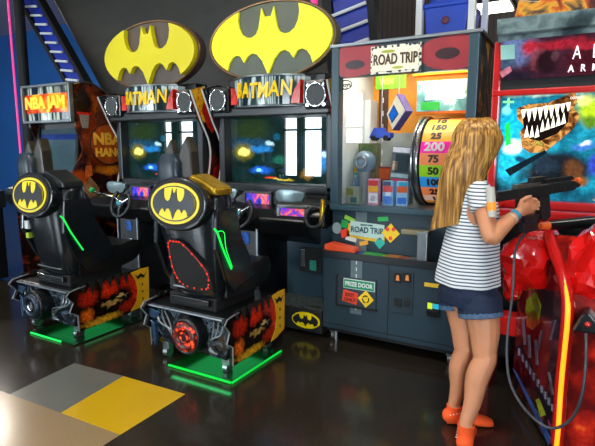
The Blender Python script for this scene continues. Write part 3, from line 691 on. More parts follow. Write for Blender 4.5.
    cap = MB().prism([(sx+.03, 1.21), (sx+.07, 1.245), (sx+.265, 1.165), (sx+.275, 1.12), (sx+.14, 1.13)], cy+.02, cy+.18, bevel=.012).build('shoulder_cap', M_gold if lit else M_char, t, label='bronze shoulder cap' if lit else None)
    loop = [(-.11, .81), (-.05, .825), (.02, .81), (.185, .67), (.195, .575), (.155, .54), (.01, .54), (-.06, .575), (-.095, .66)]
    def yb(z): return cy+.015+max(0, .66-z)*.22-max(0, z-.66)*.08
    if lit:
        pl = MB()
        pl.loft([[(sx+x*1.16-.0, yb(z)-.025, .70+(z-.70)*1.14) for x, z in loop], [(sx+x*1.1, yb(z)+.03, .70+(z-.70)*1.10) for x, z in loop]])
        pl = pl.build('back_plate', M_blackm, sh)
        led = MB(); d = catmull(loop, 5)
        led.tube([(sx+x, yb(z)-.026, z) for x, z in d], .0012, closed=True, n=6)
        for x, z in d[::2]: led.ball((sx+x, yb(z)-.028, z), .0062, n=8)
        led.build('led_loop', M_rled, pl)
        MB().tube([(sx-.13, yb(.52)-.012, .525), (sx+.16, yb(.52)-.012, .52)], .008).build('lower_trim', M_steel, sh)
    else:
        MB().box(sx-.21, sx-.165, cy-.0, cy+.03, .80, .86, .002).build('sticker', M_white, sh)
        MB().box(sx-.20, sx-.165, cy-.0, cy+.03, .73, .77, .002).build('sticker', mat('lime_sticker', 'b8d040', .5), sh)
        MB().tube([(sx-.13, yb(.52)-.012, .525), (sx+.16, yb(.52)-.012, .52)], .006).build('lower_trim', M_steel, sh)
    def cring(Yc, zt, zb, hw, edge):
        prof = [(-1, .0), (-1, .75), (-.92, 1+edge), (-.75, 1+edge*.8), (-.55, .95), (0, .88), (.55, .95), (.75, 1+edge*.8), (.92, 1+edge), (1, .75), (1, 0), (.7, -.02), (-.7, -.02)]
        return [(sx+u*hw, Yc, zb+v_*(zt-zb)) for u, v_ in prof]
    cu = MB().loft([cring(cy+.12, .74, .47, .25, .25), cring(cy+.22, .66, .47, .265, .30), cring(cy+.34, .62, .47, .27, .22), cring(cy+.48, .62, .47, .265, .10), cring(cy+.60, .645, .49, .25, .04), cring(cy+.68, .635, .54, .23, .0)])
    cu.build('seat_cushion', M_pvc, t, smooth=50)
    MB().loft([ring(.60, .20, cy+.18, cy+.29), ring(.85, .225, cy+.18, cy+.31), ring(1.04, .22, cy+.17, cy+.28), ring(1.12, .16, cy+.15, cy+.24)]).build('seat_back', M_pvc, t, smooth=50)
    for sg in (1, -1):
        X = sx+sg*.275
        ln = [(X-sg*.006, cy-.015, .93), (X+sg*.004, cy+.005, .90), (X+sg*.008, cy+.05, .80), (X+sg*.010, cy+.13, .66)]
        l2 = [(X-sg*.0, cy+.0, .91), (X+sg*.010, cy+.06, .90), (X+sg*.012, cy+.075, .80), (X+sg*.010, cy+.14, .67)]
        wg = MB().prism([(cy+.02, 1.04), (cy+.22, 1.04), (cy+.26, .86), (cy+.36, .70), (cy+.40, .56), (cy+.16, .50), (cy+.08, .60), (cy+.0, .80)], min(X-sg*.04, X), max(X-sg*.04, X), 'X', bevel=.012).build('side_bolster', M_shell, t)
        if sg < 0: continue
        if lit: MB().tube(catmull(l2, 6, False), .0025, n=6).build('led_line', M_gled, wg)
        MB().tube(catmull(ln, 6, False), .0055, n=6).build('led_line', M_gled if lit else M_gledd2, wg)
    return t
M_gledd2 = mat('green_led_mid', '18d84c', 0.4, emit=1.1, vary=0.0)
M_artred = mat('print_scarlet', 'd02a0c', .3, vary=.5, scale=22)
M_bluefin = mat('blue_grey_metal', '34506c', .25, .5)
M_darkring = mat('dark_ring', '2a3440', .3, .5)
M_bkbat = mat('bat_black', '120f10', .4)
racing_chair(-2.62, 2.61, 'racing seat with red lit exhaust and red light loop, nearest the prize machine', True, .0)
racing_chair(-4.08, 2.52, 'racing seat with an unlit exhaust at the left, without the red light loop', False, .03)

# ------------------------------------------------------------------ basketball cabinet at the left
t = thing('basketball_cabinet', (-5.83, 4.2, 0), 'basketball arcade cabinet with fiery orange side print and lit orange marquee', 'arcade machine')
XR, XL = -5.42, -6.24
side = catmull([(3.80, 2.03), (3.98, 2.06), (4.20, 1.95), (4.36, 1.70), (4.50, 1.38), (4.50, 1.05), (4.40, .78), (4.42, .0)], 4, False) + \
       catmull([(3.62, 0), (3.60, .80), (3.62, .92), (3.74, 1.16), (3.86, 1.38), (3.80, 1.62)], 4, False)
M_fire = blob_mat('fire_print', [(0.35, '0c0708'), (0.5, '2c0f08'), (0.62, '7c2c0c'), (0.72, 'c06014')],
    [(-.08, 1.46, .30, .32, 'b8480c'), (-.30, 1.85, .14, .10, '1c1410'), (-.10, 1.82, .13, .16, 'b85410'), (-.10, 1.80, .07, .10, '3c2018'), (.24, 1.50, .14, .34, '141e40', .2), (.22, 1.2, .12, .10, '1c2c50'),
     (-.02, 1.17, .26, .06, 'f09020'), (-.38, 1.05, .13, .16, 'e05410'), (-.36, .86, .10, .12, 'a88050'), (-.1, 1.02, .14, .14, '2c1a18'), (.1, .95, .14, .16, '482418'), (.05, .85, .05, .06, 'b09060')], plane='YZ', rough=.25, warp=.06, nscale=5, spec=.5)
MB().box(XL+.03, XR-.03, 3.88, 4.45, .02, 1.72, .02).build('cabinet_body', M_black, t)
for sg, X in ((1, XR), (-1, XL)):
    s_ = MB().prism(side, min(X, X-sg*.03), max(X, X-sg*.03), 'X').build('side_panel', M_fire, t, label='side panel with burning basketball print')
    MB().tube([(X, y, z) for y, z in side[:29]], .011, n=6).build('edge_trim', M_chrome, s_)
    if sg > 0:
        RX = Matrix.Rotation(PI/2, 4, 'Z') @ Matrix.Rotation(PI/2, 4, 'X')
        MB().prism(ell(4.16, 1.44, .215, .22), X, X+.004, 'X').build('ball_print', mat('ball_orange', 'b8531a', .3, vary=.35, scale=12), s_)
        MB().torus((X+.004, 4.16, 1.44), .215, .006, (1, 0, 0), m=6).build('ball_outline', M_blackm, s_)
        MB().text('NBA', .17, (X+.007, 4.15, 1.49), .003, rot=RX, bold=.006).text('HANG', .12, (X+.007, 4.17, 1.35), .003, rot=RX, bold=.005).build('side_lettering', mat('amber_letters', 'f0b838', .3, emit=.05), s_)
        pl = MB().prism([(4.0, 1.72), (4.06, 1.80), (4.05, 1.90), (4.09, 1.93), (4.13, 1.90), (4.12, 1.80), (4.17, 1.72), (4.12, 1.64), (4.04, 1.64)], X, X+.006, 'X').build('player_print', mat('player_brown', '6a3420', .4, vary=.5, scale=20), s_)
        MB().prism([(3.84, 1.74), (3.95, 1.74), (3.93, 1.60), (3.87, 1.60)], X, X+.006, 'X').build('net_print', mat('net_grey', '908478', .5, vary=.4, scale=60), s_)
        MB().prism([(3.82, 1.76), (3.97, 1.76), (3.97, 1.735), (3.82, 1.735)], X, X+.008, 'X').build('rim_print', M_marqr, s_)
        MB().prism([(3.80, .75), (3.98, .70), (4.02, .98), (3.92, 1.10), (3.82, 1.0)], X, X+.006, 'X').build('player_print', mat('player_tan', 'a87850', .4, vary=.5, scale=14), s_)
        MB().prism([(3.86, 1.08), (3.95, 1.12), (3.94, 1.22), (3.88, 1.22)], X, X+.006, 'X').build('player_print', mat('player_orange', 'e86820', .4, vary=.4, scale=14), s_)
# marquee
mq = MB().box(XL, XR-.02, 3.78, 4.05, 1.66, 2.04, .02).build('marquee_box', M_black, t)
n = 12
xs = [XL+.02+(XR-XL-.06)*i/n for i in range(n+1)]
def cyb(x): u = (x-(XL+XR)/2)/.4; return 3.755+.03*u*u
MB().loft([[(x, cyb(x), 1.685), (x, cyb(x), 2.02), (x, 3.80, 2.02), (x, 3.80, 1.685)] for x in xs]).build('marquee', ramp_mat('basket_marquee', [(0.30, '181c20'), (0.45, '384040'), (0.53, 'c8d4c8'), (0.60, '2a3438'), (0.72, '181c24')], scale=(7, 1, 1), nscale=1.3, emit=.15, rough=.1), mq)  # pale stripes in the ramp imitate windows mirrored in the marquee
MB().loft([[(x, cyb(x)-.006, 1.76), (x, cyb(x)-.006, 1.95), (x, cyb(x), 1.95), (x, cyb(x), 1.76)] for x in xs[0:13]]).build('orange_band', ramp_mat('orange_band', [(0.35, 'a01808'), (0.5, 'd85010'), (0.65, 'e8a020')], nscale=6, emit=.35, rough=.2), mq)
MB().text('NBA JAM', .165, ((XL+XR)/2, 3.742, 1.855), .004, bold=.007, sx=1.05).build('marquee_lettering', mat('lit_amber', 'f8c830', .3, emit=.45), mq)
fr = MB()
for z in (1.67, 2.035): fr.box(XL-.01, XR+.005, 3.742, 3.775, z-.012, z+.012, .004)
for x in (XL, XR-.01): fr.box(x-.012, x+.012, 3.742, 3.79, 1.66, 2.045, .004)
fr.build('marquee_frame', M_steel, mq)
# slanted monitor, hood and panel
sc_ = MB().prism([(3.80, 1.05), (3.88, 1.60), (3.93, 1.60), (3.86, 1.05)], XL+.08, XR-.08, 'X').build('screen', ramp_mat('pale_screen', [(0.3, '2c3c44'), (0.7, '46606a')], nscale=1.5, emit=.12, rough=.05), t)
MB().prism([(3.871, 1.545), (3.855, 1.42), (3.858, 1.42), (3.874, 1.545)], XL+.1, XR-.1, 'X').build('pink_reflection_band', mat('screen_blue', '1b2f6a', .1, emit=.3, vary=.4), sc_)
for x in (XL+.05, XR-.08): MB().prism([(3.78, 1.0), (3.86, 1.62), (3.95, 1.62), (3.9, 1.0)], x, x+.04, 'X').build('bezel', M_black, t)
MB().prism([(3.50, .92), (3.50, .98), (3.80, 1.06), (3.88, 1.0), (3.8, .85), (3.55, .8)], XL, XR-.03, 'X', bevel=.015).build('control_panel', M_char, t)
st = MB()
for x in (-6.05, -5.65): st.cyl((x, 3.62, .99), (x, 3.60, 1.08), .008, n=8).ball((x, 3.60, 1.09), .02)
st.build('joysticks', M_red, t, smooth=60)

# dark cabinet cut by the left edge of the photo
t = thing('corner_cabinet', (-6.3, 3.0, 0), 'dark arcade cabinet with small orange lights cut by the left edge', 'arcade machine')
c = at(-21, 205, Y=3.2)
cx_ = c.x
MB().box(cx_-.5, cx_+.13, 3.2, 3.40, .02, .80, .02).build('cabinet_body', M_black, t)
MB().prism([(3.05, .82), (3.05, .86), (3.38, .96), (3.42, .96), (3.42, .78), (3.15, .76)], cx_-.5, cx_+.15, 'X', bevel=.01).build('control_panel', M_char, t)
for i in range(5):
    MB().ball((cx_-.36+.11*i, 3.14+.05*(i % 2), .885), .03, (1, 1, .5), 12).build('button', M_orange if i % 2 else M_gfx_y, t, smooth=60)
# ------------------------------------------------------------------ prize machine
PX0, PX1 = -2.225, -1.2
SP = settle_shift(-1.71, 3.74)
at_layout = at
def at(x, y, Y):
    p = at2(x, y, Y=Y+SP.y)-SP; p.x = -1.71+(p.x+1.71)/.956; return p
FY, UY, PB = 3.60, 3.745, 4.50
t = thing('prize_machine', ((PX0+PX1)/2, 4.0, 0), 'tall slate prize machine with a bright glass case and wheel of numbers', 'arcade machine')
pm = t
lb = MB(); lb.box(PX0, PX1, FY, PB, .10, .645, .008).build('lower_cabinet', M_slate, t)
MB().box(PX0+.02, PX1-.02, FY+.03, PB, .07, .11).build('plinth', M_blackm, t)
tray = MB().box(PX0, PX1, FY, FY+.16, .645, .655).build('ledge', M_blackm, t)
lip = MB().box(PX0-.005, PX1+.005, FY-.006, FY+.006, .625, .675, .003); lip.box(PX0-.006, PX0+.008, FY, FY+.15, .625, .68, .003); lip.build('ledge_lip', M_char, t)
MB().box(PX0, PX1, UY, PB, .655, .98, .006).build('mid_cabinet', M_slate, t)
MB().box(PX0-.01, PX1+.01, UY-.03, UY+.03, .955, .995, .006).build('case_sill', M_slate2, t)
# upper case: posts, top, back
for nm, (a, b) in {'l': (PX0-.012, PX0+.052), 'r': (PX1-.062, PX1+.004)}.items():
    MB().box(a, b, UY-.02, UY+.06, .98, 2.11, .008).build('front_post', M_slate2, t)
MB().box(PX0, PX0+.02, UY+.06, PB, .98, 2.09).build('left_side', M_slate, t)
M_swirl = ramp_mat('swirl_print', [(0.40, '0c0d0f'), (0.485, '14130f'), (0.50, 'c07020'), (0.52, 'd8b048'), (0.535, '1a1410'), (0.7, '0a0b0d')], nscale=2.2, rough=.3, distort=1.2, scale=(1, 1.6, 1))
MB().box(PX1-.02, PX1, UY+.06, PB, .66, 2.09).build('right_side', M_swirl, t, label='black side panel with swirling amber line print')
hd = MB().box(PX0+.05, PX1-.06, UY-.012, UY+.05, 1.885, 2.09, .004).build('header', mat('header_dark', '2c3a42', .35), t, label='header panel printed with a red car front')
tp = MB().box(PX0-.02, PX1+.02, UY-.03, PB+.01, 2.09, 2.112, .005).build('top_cover', M_steel, t)
y = UY-.014
def hdec(pts, nm, m, k=0): MB().prism(pts, y-.002-.002*k, y-.001*k, 'Y').build(nm, m, hd)
M_carred = mat('car_red_print', '9c2c34', .35, vary=.12); M_cardk = mat('car_dark_print', '351c24', .3)
hxl, hxr = PX0+.055, PX1-.065
hdec(catmull([(hxl, 2.08), (hxl+.12, 2.085), (hxl+.30, 2.075), (hxl+.36, 2.0), (hxl+.32, 1.93), (hxl+.2, 1.895), (hxl, 1.90)], 3), 'car_body', M_carred)
hdec(catmull([(hxr, 2.08), (hxr-.2, 2.085), (hxr-.29, 2.05), (hxr-.31, 1.97), (hxr-.22, 1.90), (hxr, 1.895)], 3), 'car_body', M_carred)
hdec(ell(hxl+.12, 1.965, .075, .03), 'car_lamp', M_cardk, 1); hdec(ell(hxr-.13, 1.985, .08, .035), 'car_lamp', M_cardk, 1)
sb = at(371, 57, Y=UY-.03).x; se = at(421.5, 57, Y=UY-.03).x
sx_ = (sb+se)/2; sw = (se-sb)/2
sg_ = MB().box(sb, se, y-.022, y-.006, 1.888, 2.068, .003).build('sign_board', ramp_mat('checker_border', [(0.0, '20343c'), (0.499, '20343c'), (0.5, 'e8e4d0'), (1, 'e8e4d0')], tex='voronoi', nscale=45, interp='CONSTANT', rough=.4), hd)
MB().box(sb+.018, se-.018, y-.026, y-.021, 1.905, 2.05).build('sign_face', mat('sign_cream', 'f0e6c8', .4, emit=.15, vary=.05), sg_)
MB().text('ROAD TRIP', .094, (sx_, y-.03, 1.975), .003, bold=.002, sx=.66).build('sign_lettering', mat('brown_letters', '4a3024', .5), sg_)
for q in ((-.05, 2.028, .05, .010), (.02, 1.922, .04, .009)): MB().prism(ell(sx_+q[0], q[1], q[2], q[3]), y-.029, y-.026).build('laurel', mat('olive', 'a8b040', .5), sg_)
# interior
IB = 4.44
inb = MB(); inb.box(PX0+.02, PX1-.02, IB, IB+.03, .98, 2.05).build('case_back', mat('case_amber', 'f0a030', .5, vary=.12, scale=3), t)
MB().box(PX0+.02, PX1-.02, UY+.03, IB, .968, .984).build('case_floor', mat('case_floor', '8c9a9c', .3), t)
MB().box(PX0+.021, PX0+.024, UY+.06, IB, .985, 2.06).build('case_lining', mat('lining_white', 'dfe6e4', .35), t)
MB().box(PX0+.02, PX1-.02, UY+.06, PB, 2.05, 2.085).build('case_ceiling', M_white, t)
pA_, pB_ = at(366, 120, Y=4.0), at(377, 120, Y=4.25)
MB().box(PX0+.024, PX0+.075, 4.27, 4.42, 1.25, 1.78, .004).build('white_column', M_white, t)
ra, rb_ = at(379, 100, Y=IB-.01).x, at(388, 100, Y=IB-.01).x
rd = MB().box(ra, rb_, IB-.012, IB-.002, .99, 2.05).build('road_strip', mat('road_brown', '5a3a30', .5), t)
lower_back = MB().box(PX0+.03, PX1-.03, IB-.014, IB-.002, .99, 1.52).build('lower_back_panel', mat('pale_back', 'a0a8a4', .3, vary=.15), t)
dsh = MB()
for k in range(10): dsh.box((ra+rb_)/2-.004, (ra+rb_)/2+.004, IB-.016, IB-.012, 1.03+.105*k, 1.07+.105*k)
dsh.build('road_dashes', M_white, rd)
# oval logo patch at upper left, on the glass
c_ = at(346, 85, Y=UY+.055)
ov = MB().tube([(x, UY+.045, z) for x, z in ell(c_.x, c_.z, .052, .030)], .004, closed=True, n=6)
ov.text('Toys', .045, (c_.x, UY+.045, c_.z), .002, bold=.001).build('glass_sticker', M_blackm, t)
MB().box(PX0+.052, PX1-.062, UY+.048, UY+.054, .99, 1.888).build('glass_pane', glass_mat('clear_glass'), t)
area('case_light', ((PX0+PX1)/2, UY+.28, 2.03), .8, 5.0, (1, .93, .80), size_y=.35, parent=t)
area('case_light_front', ((PX0+PX1)/2, UY+.13, 2.035), .85, 1.8, (1, .95, .86), rot=(R(20), 0, 0), size_y=.06, parent=t)
# green hanging sign
a_ = at(376, 76, Y=4.1); b_ = at(406, 88, Y=4.1)
g_ = MB().box(a_.x, b_.x, 4.095, 4.105, b_.z, a_.z, .003).build('green_sign', mat('green_yellow_sign', '7cc028', .4, vary=.35, scale=14, emit=.1), t)
MB().text('WIN', .055, ((a_.x+b_.x)/2-.03, 4.09, (a_.z+b_.z)/2), .002, bold=.003).build('sign_lettering', mat('sign_yellow', 'f8f060', .4), g_)
# inner display
a_ = at(416, 76, Y=4.12); b_ = at(468, 113, Y=4.12)
dx0, dx1, dz0, dz1 = a_.x, b_.x, b_.z, a_.z
ds = MB().box(dx0, min(dx1, PX1-.03), 4.12, 4.18, dz0, dz1, .006).build('inner_display', mat('display_orange', 'e87818', .35, emit=.15), t)
dx1 = min(dx1, PX1-.03)
MB().box(dx0+.015, dx1-.015, 4.112, 4.12, dz0+.02, dz1-.04).build('display_picture', ramp_mat('display_picture', [(0.3, '284858'), (0.48, '78b0a8'), (0.56, 'e8f0e0'), (0.66, '50a048')], nscale=6, emit=.5, rough=.1), ds)
MB().box(dx0+.05, dx0+.19, 4.106, 4.111, dz0+.03, dz0+.085).build('display_text_bar', mat('lit_green', '30a038', .3, emit=.5), ds)
MB().box(dx0+.08, dx1-.03, 4.106, 4.111, dz0+.10, dz1-.05).build('display_bright', M_gfx_w, ds)
MB().box(dx0-.02, dx1, 4.10, 4.2, dz1, 2.04).build('yellow_header', mat('header_yellow', 'f4c028', .4, emit=.15, vary=.1), t)
# number wheel (drum on a horizontal axle)
wc = Vector((-1.42, 4.115, 1.305)); RW = .30; wx0, wx1 = -1.595, -1.235
nw = MB().cyl((wx0, wc.y, wc.z), (wx1, wc.y, wc.z), RW-.004, n=60).build('number_wheel', M_char, t, smooth=30, label='drum wheel with coloured number segments')
segs = [('50', 'e87030', 81.5), ('10', 'f0c838', 66), ('150', 'f8d838', 50.5), ('25', 'f0a838', 35), ('200', 'e8189c', 19.5), ('75', 'e8844c', 4), ('50', '8cc81c', -11.5), ('100', '2890d8', -27), ('25', 'f08850', -42.5), ('10', 'f0c8b0', -58), ('75', 'e89028', -73.5)]
for s, col, deg in segs:
    m = MB(); a0 = R(deg-7.75); a1 = R(deg+7.75); N = 6
    def P(x, a, r): return (x, wc.y-r*math.cos(a), wc.z+r*math.sin(a))
    for i in range(N):
        q0 = a0+(a1-a0)*i/N; q1 = a0+(a1-a0)*(i+1)/N
        m.quad(P(wx0+.012, q0, RW), P(wx1, q0, RW), P(wx1, q1, RW), P(wx0+.012, q1, RW))
    seg = m.build('wheel_segment', mat('segment_'+col, col, .35, emit=.3, vary=.04), nw)
    A = R(deg)
    MB().text(s,   .082 if s == '200' else .066, P((wx0+wx1)/2-.07, A, RW+.002), .002, rot=Matrix.Rotation(-A, 4, 'X') @ Matrix.Rotation(PI/2, 4, 'X'), bold=.003, sx=1.15).build('segment_number', M_white if s == '200' else mat('number_ink', '3a2c30', .4), seg)
hs = MB()
for X in (wx0-.045, wx0-.008):
    hs.torus((X, wc.y, wc.z), RW+.012, .010, (1, 0, 0), n=60, m=8)
hs.cyl((wx0-.045, wc.y, wc.z), (wx0-.008, wc.y, wc.z), RW+.004, n=60)
hs.build('wheel_housing', mat('dark_chrome', '8c9096', .22, .9), t, smooth=30)
pg = MB().cyl((wx1, wc.y, wc.z), (PX1-.02, wc.y, wc.z), .02, n=12)
pg.box(wx0-.05, wx1, wc.y-.03, wc.y+.03, .985, 1.04); pg.build('wheel_stand', M_blackm, t)
# stickers on the mid panel
def pdec(x, y_, w_, h_, m, nm, par, Yp=UY-.03, rot=0, shape='box', k=0):
    c = at(x, y_, Y=Yp+.03 if Yp == UY-.03 else Yp)
    Mx = Matrix.Translation((c.x, 0, c.z)) @ Matrix.Rotation(R(rot), 4, 'Y')
    yy = (UY if Yp == UY-.03 else Yp)
    q = MB(); y0_, y1_ = yy-.003-.003*k, yy-.0005-.003*k
    if shape == 'box': q.box(-w_/2, w_/2, y0_, y1_, -h_/2, h_/2, M=Mx)
    else: q.prism(ell(0, 0, w_/2, h_/2, 24), y0_, y1_, M=Mx)
    return q.build(nm, m, par), c
mid = [o for o in t.children if o.name.startswith('mid_cabinet')][0]
low = [o for o in t.children if o.name.startswith('lower_cabinet')][0]
S_ = lambda n_, c_, e=0: mat('sticker_'+n_, c_, .4, emit=e, vary=.06)
pdec(337, 228, .075, .085, S_('pale', '8ea6a8'), 'round_sticker', mid, shape='o')
pdec(344.5, 224, .055, .055, S_('green', '28a850'), 'square_sticker', mid, rot=12)
pdec(345, 233, .068, .06, S_('red', 'e0442c'), 'square_sticker', mid, rot=-18)
pdec(351, 239, .09, .03, S_('white', 'd8e0dc'), 'small_sticker', mid, rot=10)
pdec(366, 233, .30, .10, S_('yellow', 'e8c030'), 'yellow_sticker', mid, rot=5)
pdec(350, 219, .09, .03, S_('lime', '88c840'), 'small_sticker', mid, rot=20)
pdec(383, 219, .08, .03, S_('green', '28a850'), 'small_sticker', mid, rot=-6)
o_, c = pdec(367, 230, .27, .105, S_('plate', 'b8d8d0'), 'plate_sticker', mid, rot=3, k=1)
MB().text('ROAD TRIP', .058, (c.x, UY-.0075, c.z-.003), .001, bold=.0015, sx=.88).build('plate_lettering', S_('ink', '285060'), o_)
MB().text('BONUS GAME', .018, (c.x, UY-.0075, c.z+.035), .001, bold=.0005, sx=.88).build('plate_small_lettering', S_('ink', '285060'), o_)
pdec(391, 233, .098, .098, S_('diamond', 'f0c828'), 'diamond_sticker', mid, rot=45, k=2)
for q in ((388, 229), (394, 229), (391, 238)): pdec(q[0], q[1], .028, .028, S_('red', 'e0442c'), 'red_dot', mid, shape='o', k=3)
pdec(364, 243, .07, .03, S_('yellow2', 'f0b040'), 'small_sticker', mid, rot=-15, k=1)
pdec(380, 243, .06, .06, S_('teal', '30b0a0'), 'small_sticker', mid, rot=45, k=1)
# road band printed over the panels
c = at(361, 240, Y=UY); MB().box(c.x-.045, c.x+.045, UY-.002, UY-.0002, .66, .95).build('road_print', S_('road', '5c6e74'), mid)
c = at(356.5, 270, Y=FY)
rb = MB().box(c.x-.045, c.x+.045, FY-.002, FY-.0002, .24, .64).build('road_print', S_('road', '4a5c64'), low)
k_ = MB()
for k in range(8): k_.box(c.x-.003, c.x+.003, FY-.0032, FY-.0022, .27+.047*k, .295+.047*k)
k_.build('road_dashes', M_white, rb)
# things sitting in the ledge: colourful printed strip along the shelf
a_ = at(327, 249, Y=UY-.08); b_ = at(354, 251, Y=UY-.08)
bu = MB().prism([(a_.x, .672), (b_.x+.03, .672), (b_.x+.02, .70), (a_.x+.04, .725), (a_.x+.005, .715)], UY-.13, UY-.03, bevel=.006).build('red_bumper', S_('bumper', 'e2502a'), tray)
for i, (xx, w2, cc) in enumerate(((362, .12, '2050b0'), (372, .13, '38a850'), (384, .12, '60a838'), (393, .10, 'b87838'), (405, .12, '9c5838'), (415, .08, '586068'))):
    c = at(xx, 254+.15*(xx-362), Y=UY-.08); MB().box(c.x-w2/2, c.x+w2/2, UY-.135, UY-.03, .656, .668+.004*(i % 2), .002).build('ledge_print', S_('l'+cc, cc), tray)
# joystick block on the right of the ledge
c = at(425, 232, Y=UY-.06)
jb = MB().box(c.x-.035, c.x+.035, UY-.12, UY-.001, .656, .86, .008).build('lever_post', M_steel, t)
MB().box(c.x-.16, c.x+.035, UY-.10, UY-.03, .83, .865, .008).build('lever_arm', mat('tan_metal', '8c8468', .35, .5), t)
# prize door
a_ = at(338, 276, Y=FY); b_ = at(376, 308, Y=FY)
dr = MB().box(a_.x, b_.x, FY-.012, FY-.002, b_.z-.01, a_.z+.005, .003).build('prize_door', mat('door_slate', '27363e', .3), t)
fr = MB(); fr.box(a_.x-.012, a_.x+.004, FY-.016, FY, b_.z-.02, a_.z+.015, .003); fr.box(a_.x-.012, b_.x+.012, FY-.016, FY, b_.z-.024, b_.z-.01, .003); fr.build('door_frame', M_blackm, dr)
def ddec(x, y_, w_, h_, m, nm, rot=0, k=1):
    c = at(x, y_, Y=FY-.014); Mx = Matrix.Translation((c.x, 0, c.z)) @ Matrix.Rotation(R(rot), 4, 'Y')
    return MB().box(-w_/2, w_/2, FY-.012-.003*k-.001, FY-.012-.003*k+.002, -h_/2, h_/2, .001, M=Mx).build(nm, m, dr), c
o_, c = ddec(359, 285, .245, .070, S_('white', 'd8e0dc'), 'sign_border'); o_, c = ddec(359, 285, .235, .060, S_('dgreen', '1c9068'), 'door_sign', k=2)
MB().text('PRIZE DOOR', .042, (c.x, FY-.0215, c.z), .001, bold=.001, sx=.88).build('door_lettering', M_white, o_)
o_, c = ddec(350, 297, .12, .085, S_('red', 'e0442c'), 'exit_sign', 8, 1)
MB().text('EXIT', .036, (c.x, FY-.0185, c.z+.015), .001, bold=.001).text('ONLY', .034, (c.x, FY-.0185, c.z-.02), .001, bold=.001).build('exit_lettering', S_('dark_red', '701c18'), o_)
o_, c = ddec(366, 299, .088, .088, S_('diamond', 'e8d828'), 'diamond_sign', 45, 2)
m = MB()
for k in range(3):
    m.torus((c.x, FY-.0225, c.z), .024, .004, (0, 1, 0), n=10, m=6, a0=k*2.09+.3, a1=k*2.09+1.9)
m.build('arrow_ring', M_blackm, o_)
# coin door on the right
a_ = at(391, 269, Y=FY); b_ = at(412, 315, Y=FY)
cd = MB().box(a_.x, b_.x, FY-.010, FY-.001, b_.z, a_.z, .003).build('coin_panel', mat('coin_slate', '25333b', .3), t)
for xx in (398, 407.5):
    c = at(xx, 278, Y=FY-.012); bz = MB().box(c.x-.026, c.x+.026, FY-.018, FY-.008, c.z-.032, c.z+.032, .004).build('coin_slot', M_blackm, cd)
    MB().prism([(c.x-.013, c.z-.016), (c.x+.013, c.z-.016), (c.x+.008, c.z+.02), (c.x-.008, c.z+.02)], FY-.021, FY-.018).build('coin_light', mat('coin_orange', 'c87840', .4, emit=.35), bz)
for xx, cc in ((398, M_blackm), (407.5, M_char)):
    c = at(xx, 302, Y=FY-.012); MB().box(c.x-.026, c.x+.026, FY-.018, FY-.008, c.z-.028, c.z+.024, .004).build('coin_return', cc, cd)
for xx, yy, w2, h2, m_, nm in ((432, 285, .10, .025, S_('yellow', 'e8c030'), 'yellow_sticker'), (433.5, 308, .09, .08, M_blackm, 'card_reader'), (446, 286, .022, .03, S_('blue', '3868c8'), 'lock')):
    c = at(xx, yy, Y=FY); o_ = MB().box(c.x-w2/2, c.x+w2/2, FY-.012, FY-.0005, c.z-h2/2, c.z+h2/2, .002).build(nm, m_, t)
    if nm == 'card_reader':
        MB().box(c.x-.038, c.x-.005, FY-.015, FY-.012, c.z-.005, c.z+.035).build('card_reader_label', S_('lime2', 'd0e830', .3), o_)
        MB().box(c.x-.003, c.x+.038, FY-.015, FY-.012, c.z-.0, c.z+.033).build('card_reader_label', S_('cyan', '20b0d0', .3), o_)
        MB().box(c.x-.04, c.x+.04, FY-.022, FY-.012, c.z-.055, c.z-.012, .003).build('card_slot', M_black, o_)
c = at(389, 270, Y=FY); MB().box(c.x-.002, c.x+.002, FY-.003, FY, .11, .64).build('panel_seam', M_blackm, low)
MB().box(PX0, PX1, FY-.003, FY, .135, .14).build('panel_seam', M_blackm, low)
for X, Yc in ((PX0+.07, FY+.06), (PX1-.07, FY+.06), (PX0+.07, PB-.08), (PX1-.07, PB-.08)):
    k = MB().cyl((X-.014, Yc, .032), (X+.014, Yc, .032), .032, n=18); k.box(X-.024, X+.024, Yc-.03, Yc+.02, .055, .075); k.cyl((X+.03, Yc-.03, .0), (X+.03, Yc-.03, .075), .014, n=8); k.build('caster', M_steel, t, smooth=40)

# prizes inside the case: each is a thing of its own
PRG = 'prizes inside the glass case'
def prize_box(loc, w_, h_, d_, m, label, art, rotz=0, tilt=0, name='toy_box', artshape='box'):
    t = thing(name, loc, label, 'toy', PRG)
    MB().box(loc[0]-w_/2, loc[0]+w_/2, loc[1]-d_/2, loc[1]+d_/2, loc[2], loc[2]+h_, .003).build('package', m, t)
    for nm, (u0, u1, v0, v1), mm in art:
        MB().box(loc[0]+u0*w_, loc[0]+u1*w_, loc[1]-d_/2-.002, loc[1]-d_/2+.001, loc[2]+v0*h_, loc[2]+v1*h_).build(nm, mm, t)
    t.rotation_euler = (0, tilt, rotz)
    return t
Z0 = .986
p = at(374, 205, Y=3.93)
G = lambda n_, c_: mat('toy_'+n_, c_, .3, vary=.15, scale=30)
prize_box((p.x, 3.93, Z0), .085, .19, .06, G('pink', 'd8a0c0'), 'small toy package with red and yellow top panel, left end of the front row', [('print', (-.45, .45, .5, .72), G('yellow', 'f0b020')), ('print', (-.45, .45, .74, .95), G('red', 'd83030')), ('window', (-.42, .42, .08, .45), G('white', 'e8e8f0')), ('print', (-.2, .2, .15, .35), G('violet', '6058c0'))], .05)
p = at(389, 205, Y=3.93)
prize_box((p.x, 3.93, Z0), .085, .18, .06, G('skyblue', '80b8e0'), 'small light blue toy package with a red figure, middle of the front row', [('print', (-.45, .45, .55, .8), G('red', 'd83030')), ('print', (-.45, .3, .8, .97), G('navy', '182858')), ('print', (-.4, .4, .08, .38), G('blue', '3878d8')), ('print', (-.2, .25, .4, .55), G('white', 'e8e8f0'))], -.06)
p = at(402.5, 205, Y=3.93)
